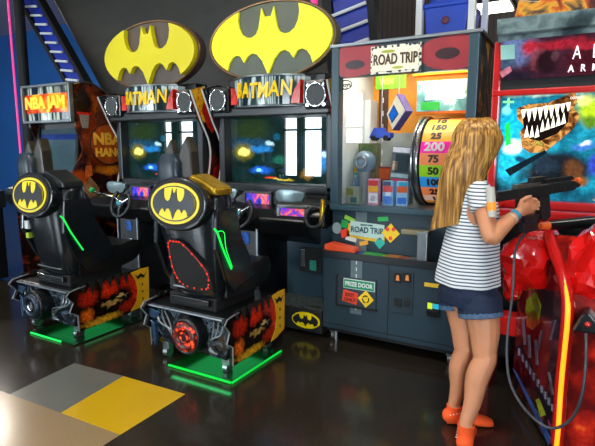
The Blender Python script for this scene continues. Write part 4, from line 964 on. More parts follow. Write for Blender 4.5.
prize_box((p.x, 3.93, Z0), .085, .18, .06, G('paleblue', '9cc8e8'), 'small pale blue toy package beside the number wheel', [('print', (-.45, .45, .55, .8), G('orange', 'd86030')), ('print', (-.3, .45, .8, .97), G('cyan', '30a0c8')), ('print', (-.4, .4, .1, .35), G('blue', '3878d8'))], .1)
p = at(399, 182, Y=4.08)
prize_box((p.x, 4.10, 1.14), .15, .27, .08, G('grey', '5a6870'), 'larger boxed figure with a clear front standing above the front row', [('header_card', (-.48, .48, .84, .98), G('white', 'e8e8f0')), ('figure_print', (-.3, .4, .3, .8), G('darkteal', '203840')), ('figure_print', (-.42, -.15, .35, .6), G('skin', 'd8b090')), ('print', (-.45, .45, .16, .26), G('cyanpale', 'a8c8d0')), ('print', (-.4, .45, .02, .12), G('pinkred', 'd83060'))], .1, .08, 'figure_box')
# shelf blocks under the boxed figure
solo(MB().box(p.x-.09, p.x+.09, 4.04, 4.16, Z0, 1.14, .004), 'display_stand', mat('acrylic_grey', '707c80', .2), (p.x, 4.1, Z0), 'grey stand carrying the larger boxed figure', 'stand')
# hanging white box with a blue diamond
c = at(398, 112, Y=3.95)
t = thing('hanging_box', (c.x, 3.95, c.z), 'white box with a blue diamond window hanging on its corner', 'toy', PRG)
Mx = Matrix.Translation(c) @ Matrix.Rotation(R(-12), 4, 'Z') @ Matrix.Rotation(R(33), 4, 'Y')
dm = lambda s_, k_=1.0: [(-.055*s_, -.075*s_), (.055*s_, -.075*s_), (.055*s_, .075*s_), (-.055*s_, .075*s_)]
MB().prism([(-.025, -.125), (.082, .005), (.005, .118), (-.080, -.012)], -.03, .03, bevel=.003, M=Matrix.Translation(c) @ Matrix.Rotation(R(-14), 4, 'Z')).build('package', M_cream, t)
Mz = Matrix.Translation(c) @ Matrix.Rotation(R(-14), 4, 'Z')
MB().prism([(-.030, -.070), (.018, -.015), (-.018, .040), (-.055, -.018)], -.034, -.029, M=Mz).build('window', mat('diamond_blue', '1868d0', .15, emit=.15, vary=.3, scale=20), t)
MB().prism([(-.030, -.080), (.025, -.015), (-.017, .050), (-.063, -.018)], -.032, -.0295, M=Mz).build('window_border', M_blackm, t)
MB().prism([(-.020, -.128), (.090, .003), (.009, .124), (.004, .119), (.083, .005), (-.025, -.126)], -.031, .06, M=Mz).build('side_face', mat('violet_print', '5a4890', .4, vary=.3, scale=30), t)
MB().cyl((c.x+.004, 3.95, c.z+.115), (c.x+.004, 3.95, 2.048), .002, n=6).build('string', M_white, t)
# blue car toy hanging
c = at(381, 134, Y=4.05)
t = thing('toy_car', (c.x, 4.05, c.z), 'small blue toy car hanging behind the white box', 'toy', PRG)
MB().prism([(c.x-.09, c.z-.03), (c.x+.09, c.z-.03), (c.x+.09, c.z+.01), (c.x+.04, c.z+.015), (c.x+.02, c.z+.045), (c.x-.05, c.z+.045), (c.x-.07, c.z+.01)], 4.02, 4.09, bevel=.006).build('body', M_blue, t)
for X in (-.05, .05): MB().cyl((c.x+X, 4.015, c.z-.03), (c.x+X, 4.095, c.z-.03), .02, n=14).build('wheel', M_blackm, t)
MB().cyl((c.x, 4.055, c.z+.045), (c.x, 4.055, 2.048), .0015, n=6).build('string', M_white, t)
# helmet-like grey blue toy on the left with colourful pack
c = at(367, 162, Y=4.0)
t = thing('helmet_toy', (c.x, 3.96, Z0), 'round grey blue helmet toy with a visor in the left of the case', 'toy', PRG)
MB().ball((c.x, 3.96, c.z-.0), .085, (1.05, 1, 1), 24).build('shell', mat('helmet_blue', '7894a8', .25, .2), t, smooth=60)
MB().torus((c.x, 3.885, c.z-.0), .04, .012, (0, 1, 0)).build('visor', M_steel, t, smooth=60)
MB().cyl((c.x, 3.96, Z0), (c.x, 3.96, c.z-.07), .03, .05, n=20).build('stand', M_grey, t, smooth=40)
p = at(346, 175, Y=4.06)
prize_box((PX0+.125, 4.15, Z0+.0), .16, .45, .09, G('greenpack', '6c7048'), 'tall olive toy package at the left end, with a teal picture', [('print', (-.48, .48, .58, .80), G('teal', '389098')), ('print', (-.48, .3, .80, .97), G('olive2', '4c6838')), ('window', (-.4, .4, .15, .5), G('brown', '907050'))], .0)
p = at(367, 176, Y=3.95)
prize_box((p.x+.06, 4.20, Z0+.0), .11, .27, .08, G('dred', '8c3038'), 'dark red narrow box standing behind the helmet toy', [('print', (-.45, .45, .6, .95), G('orange', 'd86030'))], .0)

p = at(350, 205, Y=3.90)
prize_box((PX0+.105, 3.90, Z0), .11, .13, .06, G('acrylic', '8c9488'), 'low grey green toy package at the left front corner of the case', [('print', (-.4, .1, .5, .9), G('olive', '707830')), ('print', (-.1, .4, .1, .4), G('dteal', '285860'))], -.1)
p = at(352, 176, Y=3.86)
prize_box((PX0+.10, 4.025, Z0), .10, .33, .06, G('tealpack', '2c7c88'), 'upright teal toy package with gold lettering band left of the helmet toy', [('print', (-.45, .45, .70, .92), G('gold', 'c89828')), ('print', (-.4, .4, .42, .62), G('steelblue', '5878a0')), ('print', (-.4, .2, .1, .3), G('dbrown', '604828'))], .12)
# ------------------------------------------------------------------ red shooting cabinet
at = at_layout
SX0, SX1 = -1.07, .33
SY = 3.66
t = thing('shooting_cabinet', (-.37, 3.9, 0), 'red framed shooting cabinet with a monster on its large screen, at the right edge', 'arcade machine')
st_ = t
MB().box(SX0+.02, SX1-.02, SY+.12, 4.5, .04, 2.02, .02).build('cabinet_body', M_black, t)
fr = MB()
fr.box(SX0, SX0+.045, SY-.03, SY+.5, .30, 2.01, .008).box(SX1-.045, SX1, SY-.03, SY+.5, .30, 2.01, .008)
fr.box(SX0, SX1, SY-.035, SY+.1, 1.70, 1.735, .008).box(SX0, SX1, SY-.04, SY+.1, 1.045, 1.095, .008)
fr.build('red_frame', M_red, t)
SL, SR, SB, ST = SX0+.05, SX1-.05, 1.095, 1.70
SQ = settle_shift(-1.0, 3.6)
def bl(x, y_, rx, ry, col, hard=.3):
    p = at2(x, y_, Y=SY+.02+SQ.y)-SQ; return (p.x+.37, p.z, rx*.0059, ry*.0059, col, hard)
alien = [bl(512, 128, 30, 36, '10a8d0'), bl(508, 165, 16, 26, '20b8d8'), bl(513, 147, 11, 10, 'e0faff', .5), bl(520, 160, 8, 5, '104060'), bl(545, 92, 50, 6, 'b8dcc8'), bl(525, 101, 14, 6, '208098'),
         bl(558, 172, 34, 24, '12181e', .6), bl(545, 165, 16, 12, '1c2a38'), bl(572, 170, 12, 14, '5c3820'), bl(592, 110, 18, 18, 'a0c020'), bl(584, 100, 10, 8, 'e0e880'), bl(590, 122, 10, 8, '507818'),
         bl(584, 146, 14, 5, '3870b8'), bl(586, 143, 6, 2.5, 'd0e0f0'), bl(594, 165, 8, 14, '3040a8'), bl(580, 182, 10, 8, '7c5428'), bl(530, 186, 14, 8, '1898b0'), bl(506, 110, 5, 6, '80e8e8'), bl(640, 140, 40, 50, '205068'), bl(680, 150, 40, 50, '101c28')]
scr = MB().box(SL, SR, SY+.02, SY+.08, SB, ST).build('screen', blob_mat('alien_backdrop', [(0.35, '082838'), (0.5, '0c5870'), (0.65, '1888a0')], alien, emit=.85, rough=.03, warp=.03), t, label='glowing screen with toothed jaws')
def sp(x, y_): p = at2(x, y_, Y=SY+.018+SQ.y)-SQ; return (p.x, p.z)
def sdec(pix, nm, m, k=0, par=scr):
    MB().prism([sp(*q) for q in pix], SY+.018-.002*k, SY+.021-.002*k, 'Y').build(nm, m, par)
E = lambda n_, c_, e, v=.3, s=14: mat('pic_'+n_, c_, .1, emit=e, vary=v, scale=s)
J = ramp_mat('pic_jaw', [(0.35, '3a1c0c'), (0.48, '8c5828'), (0.55, 'd09850'), (0.62, '6c4018'), (0.7, 'a8a048')], nscale=16, emit=.6, rough=.05, distort=1); JK = E('mouth', '160c0a', .1); TW = E('tooth', 'fff4e0', .95, .08)
sdec([(517, 108), (530, 104), (548, 103), (562, 97), (574, 92), (578, 98), (574, 108), (580, 116), (574, 128), (560, 140), (545, 152), (530, 153), (522, 147), (520, 132), (524, 126), (517, 118)], 'jaw', J, 1)
sdec([(522, 112), (548, 110), (570, 104), (568, 122), (558, 133), (540, 141), (530, 139), (524, 128)], 'mouth', JK, 2)
for i in range(9):
    x = 521+5.6*i; y_ = 110-.9*i+(.4 if i % 2 else 0); h_ = 13 if 0 < i < 7 else 9
    sdec([(x, y_), (x+5.2, y_-.8), (x+3.6, y_+h_*.7), (x+2.2, y_+h_)], 'upper_tooth', TW, 3)
for i in range(8):
    x = 524+5.3*i; y_ = 136-(1.9*i if i > 2 else 0)+2; h_ = 13
    sdec([(x, y_), (x+4.8, y_-1.6), (x+3.0, y_-h_)], 'lower_tooth', TW, 3)
sdec([(508, 98), (509.5, 98), (509.5, 101), (514, 101), (514, 103), (509.5, 103), (509.5, 106), (507.5, 106), (507.5, 103), (503, 103), (503, 101), (507.5, 101)], 'health_cross', E('cross', '80f890', 1.0, .05), 2)
sdec([(505, 124), (510, 122), (511, 144), (506, 146)], 'green_bar', E('gbar', '20c850', .8, .2), 2)
sdec([(505, 170), (545, 150), (547, 153), (510, 176)], 'dark_limb', E('limb', '10202c', .1), 2)
# bits of score text at the top right
m = MB(); c = sp(577, 92); m.text('SCORE', .022, (c[0], SY+.010, c[1]), .001); c = sp(577, 98); m.text('000000', .022, (c[0], SY+.010, c[1]), .001); m.build('score_lettering', TW, scr)
# marquee
MB().box(SX0+.045, SX1-.045, SY-.02, SY+.1, 1.735, 1.795).build('marquee_gap', M_blackm, t)
def bm_(x, y_, rx, ry, col, hard=.3):
    p = at2(x, y_, Y=SY-.06+SQ.y)-SQ; return (p.x+.37, p.z, rx*.0059, ry*.0059, col, hard)
MZ0, MZ1 = 1.79, 2.0
mq = MB().prism([(SY-.05, MZ0), (SY-.08, MZ1), (SY+.2, MZ1+.01), (SY+.2, MZ0)], SX0+.045, SX1-.045, 'X').build('marquee', blob_mat('armageddon_marquee', [(0.35, '241420'), (0.55, '401c2c'), (0.7, '5c2838')],
    [bm_(515, 50, 26, 20, '5c6c98'), bm_(506, 64, 12, 10, '3c5068'), bm_(530, 48, 10, 10, 'b02838'), bm_(538, 58, 8, 14, '88404c'), bm_(560, 44, 40, 6, '981c2c'), bm_(548, 62, 14, 14, '200c14', .5), bm_(556, 55, 5, 8, '583440'), bm_(585, 60, 24, 24, '42101c'), bm_(520, 74, 20, 6, '201828'), bm_(590, 45, 20, 5, 'a02030')], emit=.4, rough=.06, warp=.03), t, label='dark red marquee with pale spaced letters')
def mqy(z): return SY-.05-.03*(z-MZ0)/.21
W = mat('marquee_white', 'f0e8ec', .3, emit=.8, vary=.03)
pA = at2(577, 53, Y=SY-.07+SQ.y)-SQ; pR = at2(571, 69, Y=SY-.055+SQ.y)-SQ
step = .066
sp_ = (at2(595.5, 53, Y=SY-.07+SQ.y)-SQ).x-pA.x
for i, ch in enumerate('ALIEN'):
    if pA.x+sp_*i > SX1-.08: break
    MB().text(ch, .10, (pA.x+sp_*i, mqy(pA.z)-.003, pA.z), .002, rot=(R(98), 0, 0), sx=.62).build('title_letter', W, mq)
s2 = (at2(583, 69, Y=SY-.055+SQ.y)-SQ).x-pR.x
for i, ch in enumerate('ARMAGEDDON'):
    x = pR.x+s2*i
    if x > SX1-.07: break
    MB().text(ch, .052, (x, mqy(pR.z)-.003, pR.z), .002, rot=(R(98), 0, 0), sx=.8, bold=.001).build('subtitle_letter', W, mq)
def mdec(pix, nm, m_, k=1):
    pp = [at2(x, y_, Y=SY-.06+SQ.y)-SQ for x, y_ in pix]
    MB().loft([[(p.x, mqy(p.z)-.002*k, p.z) for p in pp], [(p.x, mqy(p.z)+.002, p.z) for p in pp]]).build(nm, m_, mq)
mdec([(501, 46), (515, 45), (515, 59), (501, 60)], 'pale_patch', mat('patch_teal', '7ca8a0', .2, emit=.4, vary=.2))
mdec([(499, 72), (510, 66), (512, 71), (502, 78)], 'poster_patch', mat('patch_pink', 'b06878', .2, emit=.35, vary=.4, scale=40))
# topper: grey bar with print, then a figure board
tp = MB().prism([(SY-.05, 2.0), (SY-.05, 2.03), (SY-.10, 2.035), (SY-.12, 2.115), (SY+.2, 2.12), (SY+.2, 2.0)], SX0+.02, SX1-.02, 'X', bevel=.006).build('topper_bar', ramp_mat('topper_print', [(0.3, '1c2628'), (0.45, '3c4c50'), (0.55, '7c9090'), (0.66, '2c3a40')], nscale=4, emit=.1, rough=.2), t)
c_ = MB().prism([(SX0+.10, 2.115), (SX0+.12, 2.22), (SX0+.22, 2.20), (SX0+.32, 2.30), (SX0+.5, 2.27), (SX0+.62, 2.36), (SX0+.8, 2.33), (SX0+1.0, 2.36), (SX1-.1, 2.30), (SX1-.06, 2.115)], SY-.05, SY-.0, bevel=.004)
c_.build('topper_board', ramp_mat('topper_art', [(0.30, '150d0c'), (0.44, '5c2014'), (0.52, 'c05818'), (0.58, 'e0a030'), (0.66, '38302c'), (0.78, '181418')], nscale=6, rough=.3, distort=1), t)
# gun console: prow shaped, printed slanted side faces, red top
SH = settle_shift(-1.0, 3.6)
CP0, CP1 = Vector((-.295, 3.045, 0)), Vector((-.058, 2.43, 0))      # foot of the slanted left face, rear and front
CN = Vector((CP1.y-CP0.y, -(CP1.x-CP0.x), 0)).normalized(); CD = (CP1-CP0).normalized()
if CN.x < 0: CN = -CN
def pl(x, y_):   # pixel on the slanted left face
    o0 = Vector((0, 0, CAM_Z)); d = at2(x, y_, Y=1.0) - o0; return o0+d*((CP0-o0).dot(CN)/d.dot(CN)) - SH
def at3(x, y_, Y): return at2(x, y_, Y=Y) - SH
edge = [(546, 234), (550, 246), (556, 262), (562, 280), (565, 300), (564.5, 320), (562, 345), (559.5, 370), (557.5, 395), (556, 420), (554, 441)]
fe = [pl(*q) for q in edge]
zb = .03
ftb = Vector((fe[-1].x, fe[-1].y, zb))
cb = CP0-SH
outl = [Vector((cb.x, cb.y, zb)), Vector((cb.x, cb.y, .62)), Vector((cb.x, cb.y, .95)), Vector((cb.x, cb.y, 1.0))+CD*.25] + fe + [ftb]
nrm = CN
def slab(pts, off0, off1): return MB().loft([[p+nrm*off0 for p in pts], [p+nrm*off1 for p in pts]])
con = slab(outl, 0.0, .03).build('console_side', ramp_mat('console_print', [(0.30, '0b0c18'), (0.46, '120c16'), (0.53, '44101c'), (0.57, '8c3c1c'), (0.61, '141830'), (0.72, '242c50')], nscale=7.0, rough=.2, distort=1.2, coat=.3), t, label='slanted console side with battle print')
def cdec(pix, nm, m_, k=1): slab([pl(*q) for q in pix], -.0015*k-.0015, .0).build(nm, m_, con)
cdec([(527, 300), (536, 292), (541, 305), (539, 320), (531, 322), (526, 312)], 'lime_creature', mat('creature_lime', '98b020', .3, vary=.6, scale=30))
cdec([(528, 312), (536, 310), (540, 322), (533, 330), (527, 326)], 'creature_body', mat('creature_orange', 'c05828', .3, vary=.5, scale=30))
cdec([(516, 345), (523, 347), (556, 423), (554, 431)], 'white_stripe', mat('stripe_dark', '141428', .3))
for i in range(10):
    x = 519.5+3.7*i; y_ = 352+6.2*i
    cdec([(x-.7, y_-4.0), (x+.9, y_-3.0), (x+.9, y_+4.0), (x-.7, y_+3.0)], 'side_letter', mat('letter_grey', '8c8ca4', .3, vary=.1), 2)
for i, (xa, ya, xb_, yb_) in enumerate(((523, 318, 525, 345), (529, 335, 530, 358), (536, 340, 537, 365), (542, 330, 538, 350), (551, 340, 556, 320), (549, 372, 553, 395))):
    cdec([(xa-1, ya), (xa+1, ya), (xb_+1, yb_), (xb_-1, yb_)], 'streak_print', mat('streak_grey', '6c6474', .3, vary=.4, scale=30))
cdec([(513, 368), (516, 372), (552, 440), (549, 445)], 'cyan_line', mat('line_cyan', '3860a8', .3, vary=.3))
cdec([(536, 400), (540, 398), (546, 415), (541, 417)], 'lime_splash', mat('splash_lime', 'b8c830', .3, vary=.4, scale=40))
cdec([(548, 420), (556, 418), (557, 440), (553, 440)], 'pink_lettering', mat('pinkish', 'a84868', .3, vary=.5, scale=60))
# LED strip on the prow edge
ap = [p+Vector((.012, -.02, 0)) for p in catmull([tuple(q) for q in fe], 4, False) for p in [Vector(p)]]
MB().tube(ap, .026, n=10).build('prow_edge', M_red, t, smooth=60)
led = MB().tube([p+Vector((0, -.018, 0)) for p in ap], .012, n=8).build('led_strip', mat('amber_led', 'ff9c18', .4, emit=1.0, vary=0), t, smooth=60)
# right side face (mirror) and red front skin
mirx = lambda v_: Vector((2*(CP1-SH).x+.20-v_.x, v_.y, v_.z))
M_redspec = ramp_mat('red_speckle', [(0.40, '5a0c0a'), (0.55, 'a01810'), (0.66, 'd83018'), (0.74, 'f07828')], nscale=9, rough=.2, coat=.5)
ro = [mirx(p) for p in outl]
MB().loft([[p for p in ro], [p-Vector((CN.x, -CN.y, 0))*.03 for p in ro]]).build('console_side', M_redspec, t)
rf = MB()
fl = [p+Vector((.02, 0, 0)) for p in fe]+[ftb+Vector((.02, 0, 0))]; fr_ = [mirx(p)-Vector((.02, 0, 0)) for p in fe]+[mirx(ftb)]
for i in range(len(fl)-1): rf.quad(fl[i], fr_[i], fr_[i+1], fl[i+1])
rf.build('console_front', M_redspec, t)
q0, q1 = cb+Vector((.05, 0, 0)), CP1-SH+Vector((.03, .16, 0)); mxx = 2*(CP1-SH).x+.20
inner = MB().prism([(q0.x, q0.y), (q1.x, q1.y), (mxx-q1.x, q1.y), (mxx-q0.x, q0.y), (mxx-q0.x, 3.72), (q0.x, 3.72)], .04, .90, 'Z').build('console_core', M_blackm, t)
bar = MB().box(-1.02, .3, 3.50, 3.62, .30, .42, .01); bar.box(-1.02, -.96, 3.4, 3.75, .0, .42, .01); bar.box(.24, .3, 3.4, 3.75, 0, .42, .01); bar.build('red_base_bar', M_red, t)
rail = MB().box(SX0+.05, SX1-.05, 3.30, 3.36, 1.03, 1.075, .01)
for X in (-.97, -.72, -.50, -.1, .2): rail.box(X-.025, X+.025, 3.305, 3.355, .90, 1.04, .006)
rail.box(SX0+.05, SX0+.10, 3.3, 3.7, 1.03, 1.07, .006).box(SX1-.1, SX1-.05, 3.3, 3.7, 1.03, 1.07, .006); rail.build('red_rail', M_red, t)
# glossy sculpted red cradles
def cradle(c, s, seed, nm='gun_cradle'):
    bm = bmesh.new(); bmesh.ops.create_icosphere(bm, subdivisions=3, radius=1)
    rnd = random.Random(seed); off = Vector((rnd.random()*9, rnd.random()*9, rnd.random()*9))
    for v_ in bm.verts:
        n1 = noise.cell_vector(v_.co*1.6+off) ; f = noise.ridged_multi_fractal(v_.co*1.2+off, 1, 2, 3, 1, 2)
        d = 1+.24*(f-.9)+.09*math.sin(v_.co.z*7+seed)*math.cos(v_.co.x*5)
        v_.co = Vector((v_.co.x*s[0]*d, v_.co.y*s[1]*d, v_.co.z*s[2]*d))
    m = MB(); m._add(bm, Matrix.Translation(Vector(c)))
    return m.build(nm, M_redg, st_, smooth=14, label='lumpy glossy red gun cradle')
c = at3(527, 262, 2.68); cradle((c.x, c.y, c.z), (.125, .12, .13), 3)
c = at3(540, 246, 2.76); cradle((c.x, c.y, c.z), (.11, .14, .085), 5)
c = at3(586, 268, 2.50); cradle((c.x+.02, c.y, c.z), (.10, .12, .17), 8)
c = at3(513, 285, 2.64); cradle((c.x, c.y, c.z+.01), (.045, .07, .085), 9)
# black bracket on the red front
c = at3(585, 322, 2.34); yb_ = c.y
MB().prism([(c.x-.045, c.z-.035), (c.x+.07, c.z-.035), (c.x+.05, c.z+.01), (c.x+.01, c.z+.055), (c.x-.015, c.z+.04)], yb_-.04, yb_+.12, bevel=.008).build('bracket', M_black, t)
MB().ball((c.x+.01, yb_-.045, c.z+.005), .012).build('bracket_bolt', M_red, t)
# black floor stuff at the right foot of the console
c = at(585, 432, Y=2.6)
# second gun resting in the cradle
p0 = at(536, 224, Y=3.0); 
g = thing('toy_gun', tuple(at3(560, 226, 2.64)), 'second toy gun with orange tip resting in the red cradle behind the girl\'s hands', 'toy gun', 'guns of the shooting cabinet')
a_ = at3(540, 226, 2.62); b_ = at3(592, 222, 2.80)
MB().cyl(a_, a_+(b_-a_)*.18, .016, .022, n=14).build('orange_tip', M_orange, g, smooth=50)
MB().cyl(a_+(b_-a_)*.16, b_, .022, .03, n=14).build('barrel', M_black, g, smooth=50)

# ------------------------------------------------------------------ the gun she holds
GA, GB = Vector(at(489, 196, Y=2.66)), Vector(at(581, 184, Y=3.06))
gx = (GB-GA).normalized(); gl = (GB-GA).length; gz = Vector((0, 0, 1)); gz = (gz-gx*gz.dot(gx)).normalized(); gy = gz.cross(gx)
GM = Matrix((gx, gy, gz)).transposed().to_4x4(); GM.translation = GA
g = thing('toy_gun', tuple(GA), 'black toy rifle held by the girl and pointed to the right', 'toy gun', 'guns of the shooting cabinet')
def gbox(a, b, h0, h1, w_, nm, m, bv=.004, par=g): return MB().box(a*gl, b*gl, -w_/2, w_/2, h0, h1, bv, M=GM).build(nm, m, par)
M_gun = mat('gun_black', '1d1e20', .38, vary=.15); M_gun2 = mat('gun_grey', '54504a', .4, .3)
gbox(.0, .28, -.022, .022, .032, 'stock', M_gun)
gbox(.24, .62, -.026, .020, .040, 'receiver', M_gun)
gbox(.22, .50, .020, .040, .03, 'receiver_plate', M_gun2)
hg = MB()
hg.box(.60*gl, .93*gl, -.020, .020, -.020, .018, .008, M=GM)
for k in range(6): hg.box((.62+.05*k)*gl, (.645+.05*k)*gl, -.023, .023, -.023, .021, .003, M=GM)
hg.build('handguard', M_gun, g)
MB().cyl(GM @ Vector((.90*gl, 0, .0)), GM @ Vector((.985*gl, 0, 0)), .016, n=14).build('barrel', M_gun, g, smooth=50)
MB().cyl(GM @ Vector((.965*gl, 0, .012)), GM @ Vector((1.0*gl, 0, .012)), .019, n=16).build('orange_tip', M_orange, g, smooth=50)
rl = MB().box(.30*gl, .92*gl, -.01, .01, .026, .036, M=GM)
for k in range(16): rl.box((.31+.038*k)*gl, (.325+.038*k)*gl, -.014, .014, .034, .044, M=GM)
rl.box(.40*gl, .56*gl, -.016, .016, .04, .062, .005, M=GM); rl.build('sight_rail', M_gun, g)
gr = MB().prism([(.47*gl, -.025), (.60*gl, -.025), (.62*gl, -.13), (.55*gl, -.15), (.51*gl, -.13)], -.019, .019, bevel=.007, M=GM).build('foregrip', M_gun, g)
gr = MB().prism([(.26*gl, -.025), (.36*gl, -.025), (.34*gl, -.11), (.26*gl, -.125), (.235*gl, -.10)], -.017, .017, bevel=.007, M=GM).build('pistol_grip', M_gun, g)
MB().box(.30*gl, .46*gl, -.017, .017, -.185, -.135, .006, M=GM).build('cable_box', M_gun, g)
MB().prism([(.32*gl, -.11), (.50*gl, -.11), (.46*gl, -.14), (.32*gl, -.14)], -.012, .012, M=GM).build('guard', M_gun, g)
ta, tb = at(482.5, 186, Y=2.60), at(485, 215, Y=2.60)
MB().cyl(ta, tb, .019, n=16).build('stock_tube', mat('milky_tube', 'c8c4b8', .3), g, smooth=50)
MB().cyl(ta.lerp(tb, .50)+Vector((0, -.002, 0)), ta.lerp(tb, .78)+Vector((0, -.002, 0)), .0192, n=16).build('amber_light', mat('amber_glow', 'e88820', .3, emit=.5), g, smooth=50)
MB().cyl(ta.lerp(tb, .3), GA+gx*.02, .012, n=10).build('stock_bracket', M_gun, g)
SG = settle_shift(-.88, 2.75)
cab = [GM @ Vector((.37*gl, 0, -.18))] + [at2(x, y_, Y=Yq)-SG for x, y_, Yq in ((515.5, 250, 2.42), (513, 290, 2.38), (508, 330, 2.32), (507, 360, 2.28), (511, 385, 2.24), (524, 408, 2.20), (541, 424, 2.17), (556, 428, 2.15), (572, 418, 2.13), (582, 395, 2.12), (586, 360, 2.14), (586, 334, 2.22))]
MB().tube(catmull([tuple(p) for p in cab], 6, False), .0062, n=8).build('cable', mat('cable_grey', '3a3c42', .35), g, smooth=60)

# ------------------------------------------------------------------ the girl
FD = Vector((.90, .43, 0)).normalized()      # facing
RD = Vector((FD.y, -FD.x, 0))                # her right (towards the camera)
UP = Vector((0, 0, 1))
hipc = Vector((-.885, 2.79, .74))
girl = None
M_skin = mat('skin', 'cf8d66', .5, vary=.05, sub=.15, scale=14)
def bp3(f, r, z): return Vector((hipc.x, hipc.y, 0)) + FD*f + RD*r + UP*z
def er(c, a, b, n=24, tilt=0):   # ring: half width a along RD, b along FD
    return [c + RD*(a*math.cos(2*PI*i/n)) + FD*(b*math.sin(2*PI*i/n)) for i in range(n)]
body = MB()
neck = bp3(-.01, 0, 1.28); headc = at(477, 144, Y=2.80)
body.loft([er(bp3(0, 0, .62), .10, .07), er(bp3(0, 0, .68), .135, .095), er(bp3(-.005, 0, .76), .140, .098), er(bp3(0, 0, .86), .118, .082), er(bp3(0, 0, .93), .112, .078), er(bp3(.0, 0, 1.05), .125, .085), er(bp3(-.005, 0, 1.15), .132, .085), er(bp3(-.01, 0, 1.22), .115, .07), er(bp3(-.01, 0, 1.26), .06, .05)])
def limb(mb, pts, rad):
    P_ = [Vector(p) for p in pts]; cm = catmull([tuple(p)+(r,) for p, r in zip(P_, rad)], 5, False)
    mb.tube([c[:3] for c in cm], [c[3] for c in cm], n=14)
    for c in (cm[0], cm[-1]): mb.ball(c[:3], c[3], n=12)
limb(body, [bp3(-.01, 0, 1.20), neck, neck+Vector((.01, .01, .09))], [.05, .042, .042])
# head: skull, jaw, nose, lips, ears
HD = Vector((.40, .90, .02)).normalized(); HR = Vector((HD.y, -HD.x, 0)).normalized(); HU = HR.cross(HD)
HM = Matrix((HR, HD, HU)).transposed()
hc = headc+Vector((0, .0, .0))
body.ball(hc, .088, (.86, 1.06, 1.08), 24, HM); body.ball(hc+HM@Vector((0, .02, -.045)), .062, (.95, 1.1, 1.15), 20, HM)
body.ball(hc+HM@Vector((0, .035, -.085)), .036, (1, 1, .8), 14, HM)
body.tube([hc+HM@Vector((0, .088, .012)), hc+HM@Vector((0, .102, -.012)), hc+HM@Vector((0, .108, -.022)), hc+HM@Vector((0, .09, -.03))], [.006, .010, .013, .010], n=10)
body.ball(hc+HM@Vector((0, .086, -.052)), .015, (1.5, .6, .6), 12, HM)
for s_ in (-1, 1): body.ball(hc+HM@Vector((s_*.078, 0, -.01)), .026, (.35, .7, 1.15), 12, HM)
# legs
kR, aR = at(483, 358, Y=2.69), at(463, 424, Y=2.60)
kL, aL = at(467, 352, Y=2.80), at(457, 408, Y=2.80)
hR, hL = bp3(.035, .07, .69), bp3(-.03, -.065, .69)
def leg(h, k, a):
    th = h.lerp(k, .5); c1 = k.lerp(a, .28)-FD*.012; c2 = k.lerp(a, .65)
    limb(body, [h, th+FD*.01, k+(h-k)*.12, k, c1, c2, a+UP*.015, a], [.086, .072, .055, .052, .053, .041, .031, .032])
leg(hR, kR, aR); leg(hL, kL, aL)
fR = Vector((-.10, .98, 0)).normalized(); fL = Vector((.86, .40, 0)).normalized()
def foot(mb, a, f, gr_=0.0):
    s = f.cross(UP)
    z = .0
    h = Vector((a.x, a.y, 0))-f*.03
    sec = [(-.035, .024, .026, .030), (-.01, .034, .036, .040), (.04, .034, .036, .040), (.09, .036, .028, .030), (.135, .040, .022, .024), (.17, .036, .017, .018), (.195, .022, .012, .013)]
    mb.loft([[h+f*(u+.03)+s*((w_+gr_)*math.cos(t))+UP*(max(.002, zc+(hh+gr_)*math.sin(t))) for t in [2*PI*i/16 for i in range(16)]] for u, w_, hh, zc in sec])
    mb.ball(h+f*.01+UP*.045, .036+gr_, n=12)
    mb.tube([Vector((a.x, a.y, .04)), a], [.036+gr_, .034+gr_], n=14)
foot(body, aR, fR); foot(body, aL, fL)
# arms
shR, shL = bp3(-.005, .135, 1.195), bp3(-.005, -.135, 1.195)
elR = at(484, 236, Y=2.60); wrR = at(513, 212, Y=2.735)
elL = bp3(.12, -.15, 1.0)
GRIP_L = GM @ Vector((.555*gl, 0, -.075)); GRIP_R = GM @ Vector((.31*gl, 0, -.055))
hpR = at(524, 203, Y=2.775)
wrL = GRIP_L + Vector((-.085, .03, -.055))
limb(body, [shR, shR.lerp(elR, .5), elR, elR.lerp(wrR, .3), elR.lerp(wrR, .7), wrR], [.047, .040, .034, .036, .029, .023])
limb(body, [shL, shL.lerp(elL, .5), elL, elL.lerp(wrL, .3), elL.lerp(wrL, .7), wrL], [.047, .040, .034, .036, .029, .023])
def hand(mb, wr, tgt, out, curl, side):
    """palm from the wrist towards tgt, four fingers curling round the grip, thumb on the side"""
    d = (tgt-wr).normalized(); o = (out-d*out.dot(d)).normalized(); s = d.cross(o)*side   # s: across the palm
    pc = wr+d*.038
    mb.ball(pc, .036, (1, 1, 1), 14, Matrix((d, s, o)).transposed() @ Matrix.Diagonal((1.15, .95, .5)))
    L_ = [.052, .058, .054, .044]
    for i in range(4):
        b = wr+d*.058+s*(.024-.016*i)
        p1 = b+d*L_[i]*.42+o*.004
        p2 = p1+(d*.45-curl*.9).normalized()*L_[i]*.38
        p3 = p2+(-d*.25-curl).normalized()*L_[i]*.32
        mb.tube([tuple(b-d*.02), tuple(b), tuple(p1), tuple(p2), tuple(p3)], [.009, .0092, .0086, .0078, .0066], n=8)
        mb.ball(p3, .0066, n=8); mb.ball(p1, .0088, n=8); mb.ball(p2, .008, n=8)
    b = wr+d*.022+s*.024
    q1 = b+(s*.7+d*.8).normalized()*.026; q2 = q1+(d*.9+s*.1-curl*.3).normalized()*.024; q3 = q2+(d*.8-curl*.6).normalized()*.018
    mb.tube([b-s*.012, b, q1, q2, q3], [.011, .0115, .0105, .0095, .0075], n=8); mb.ball(q3, .0075, n=8); mb.ball(q2, .0095, n=8)
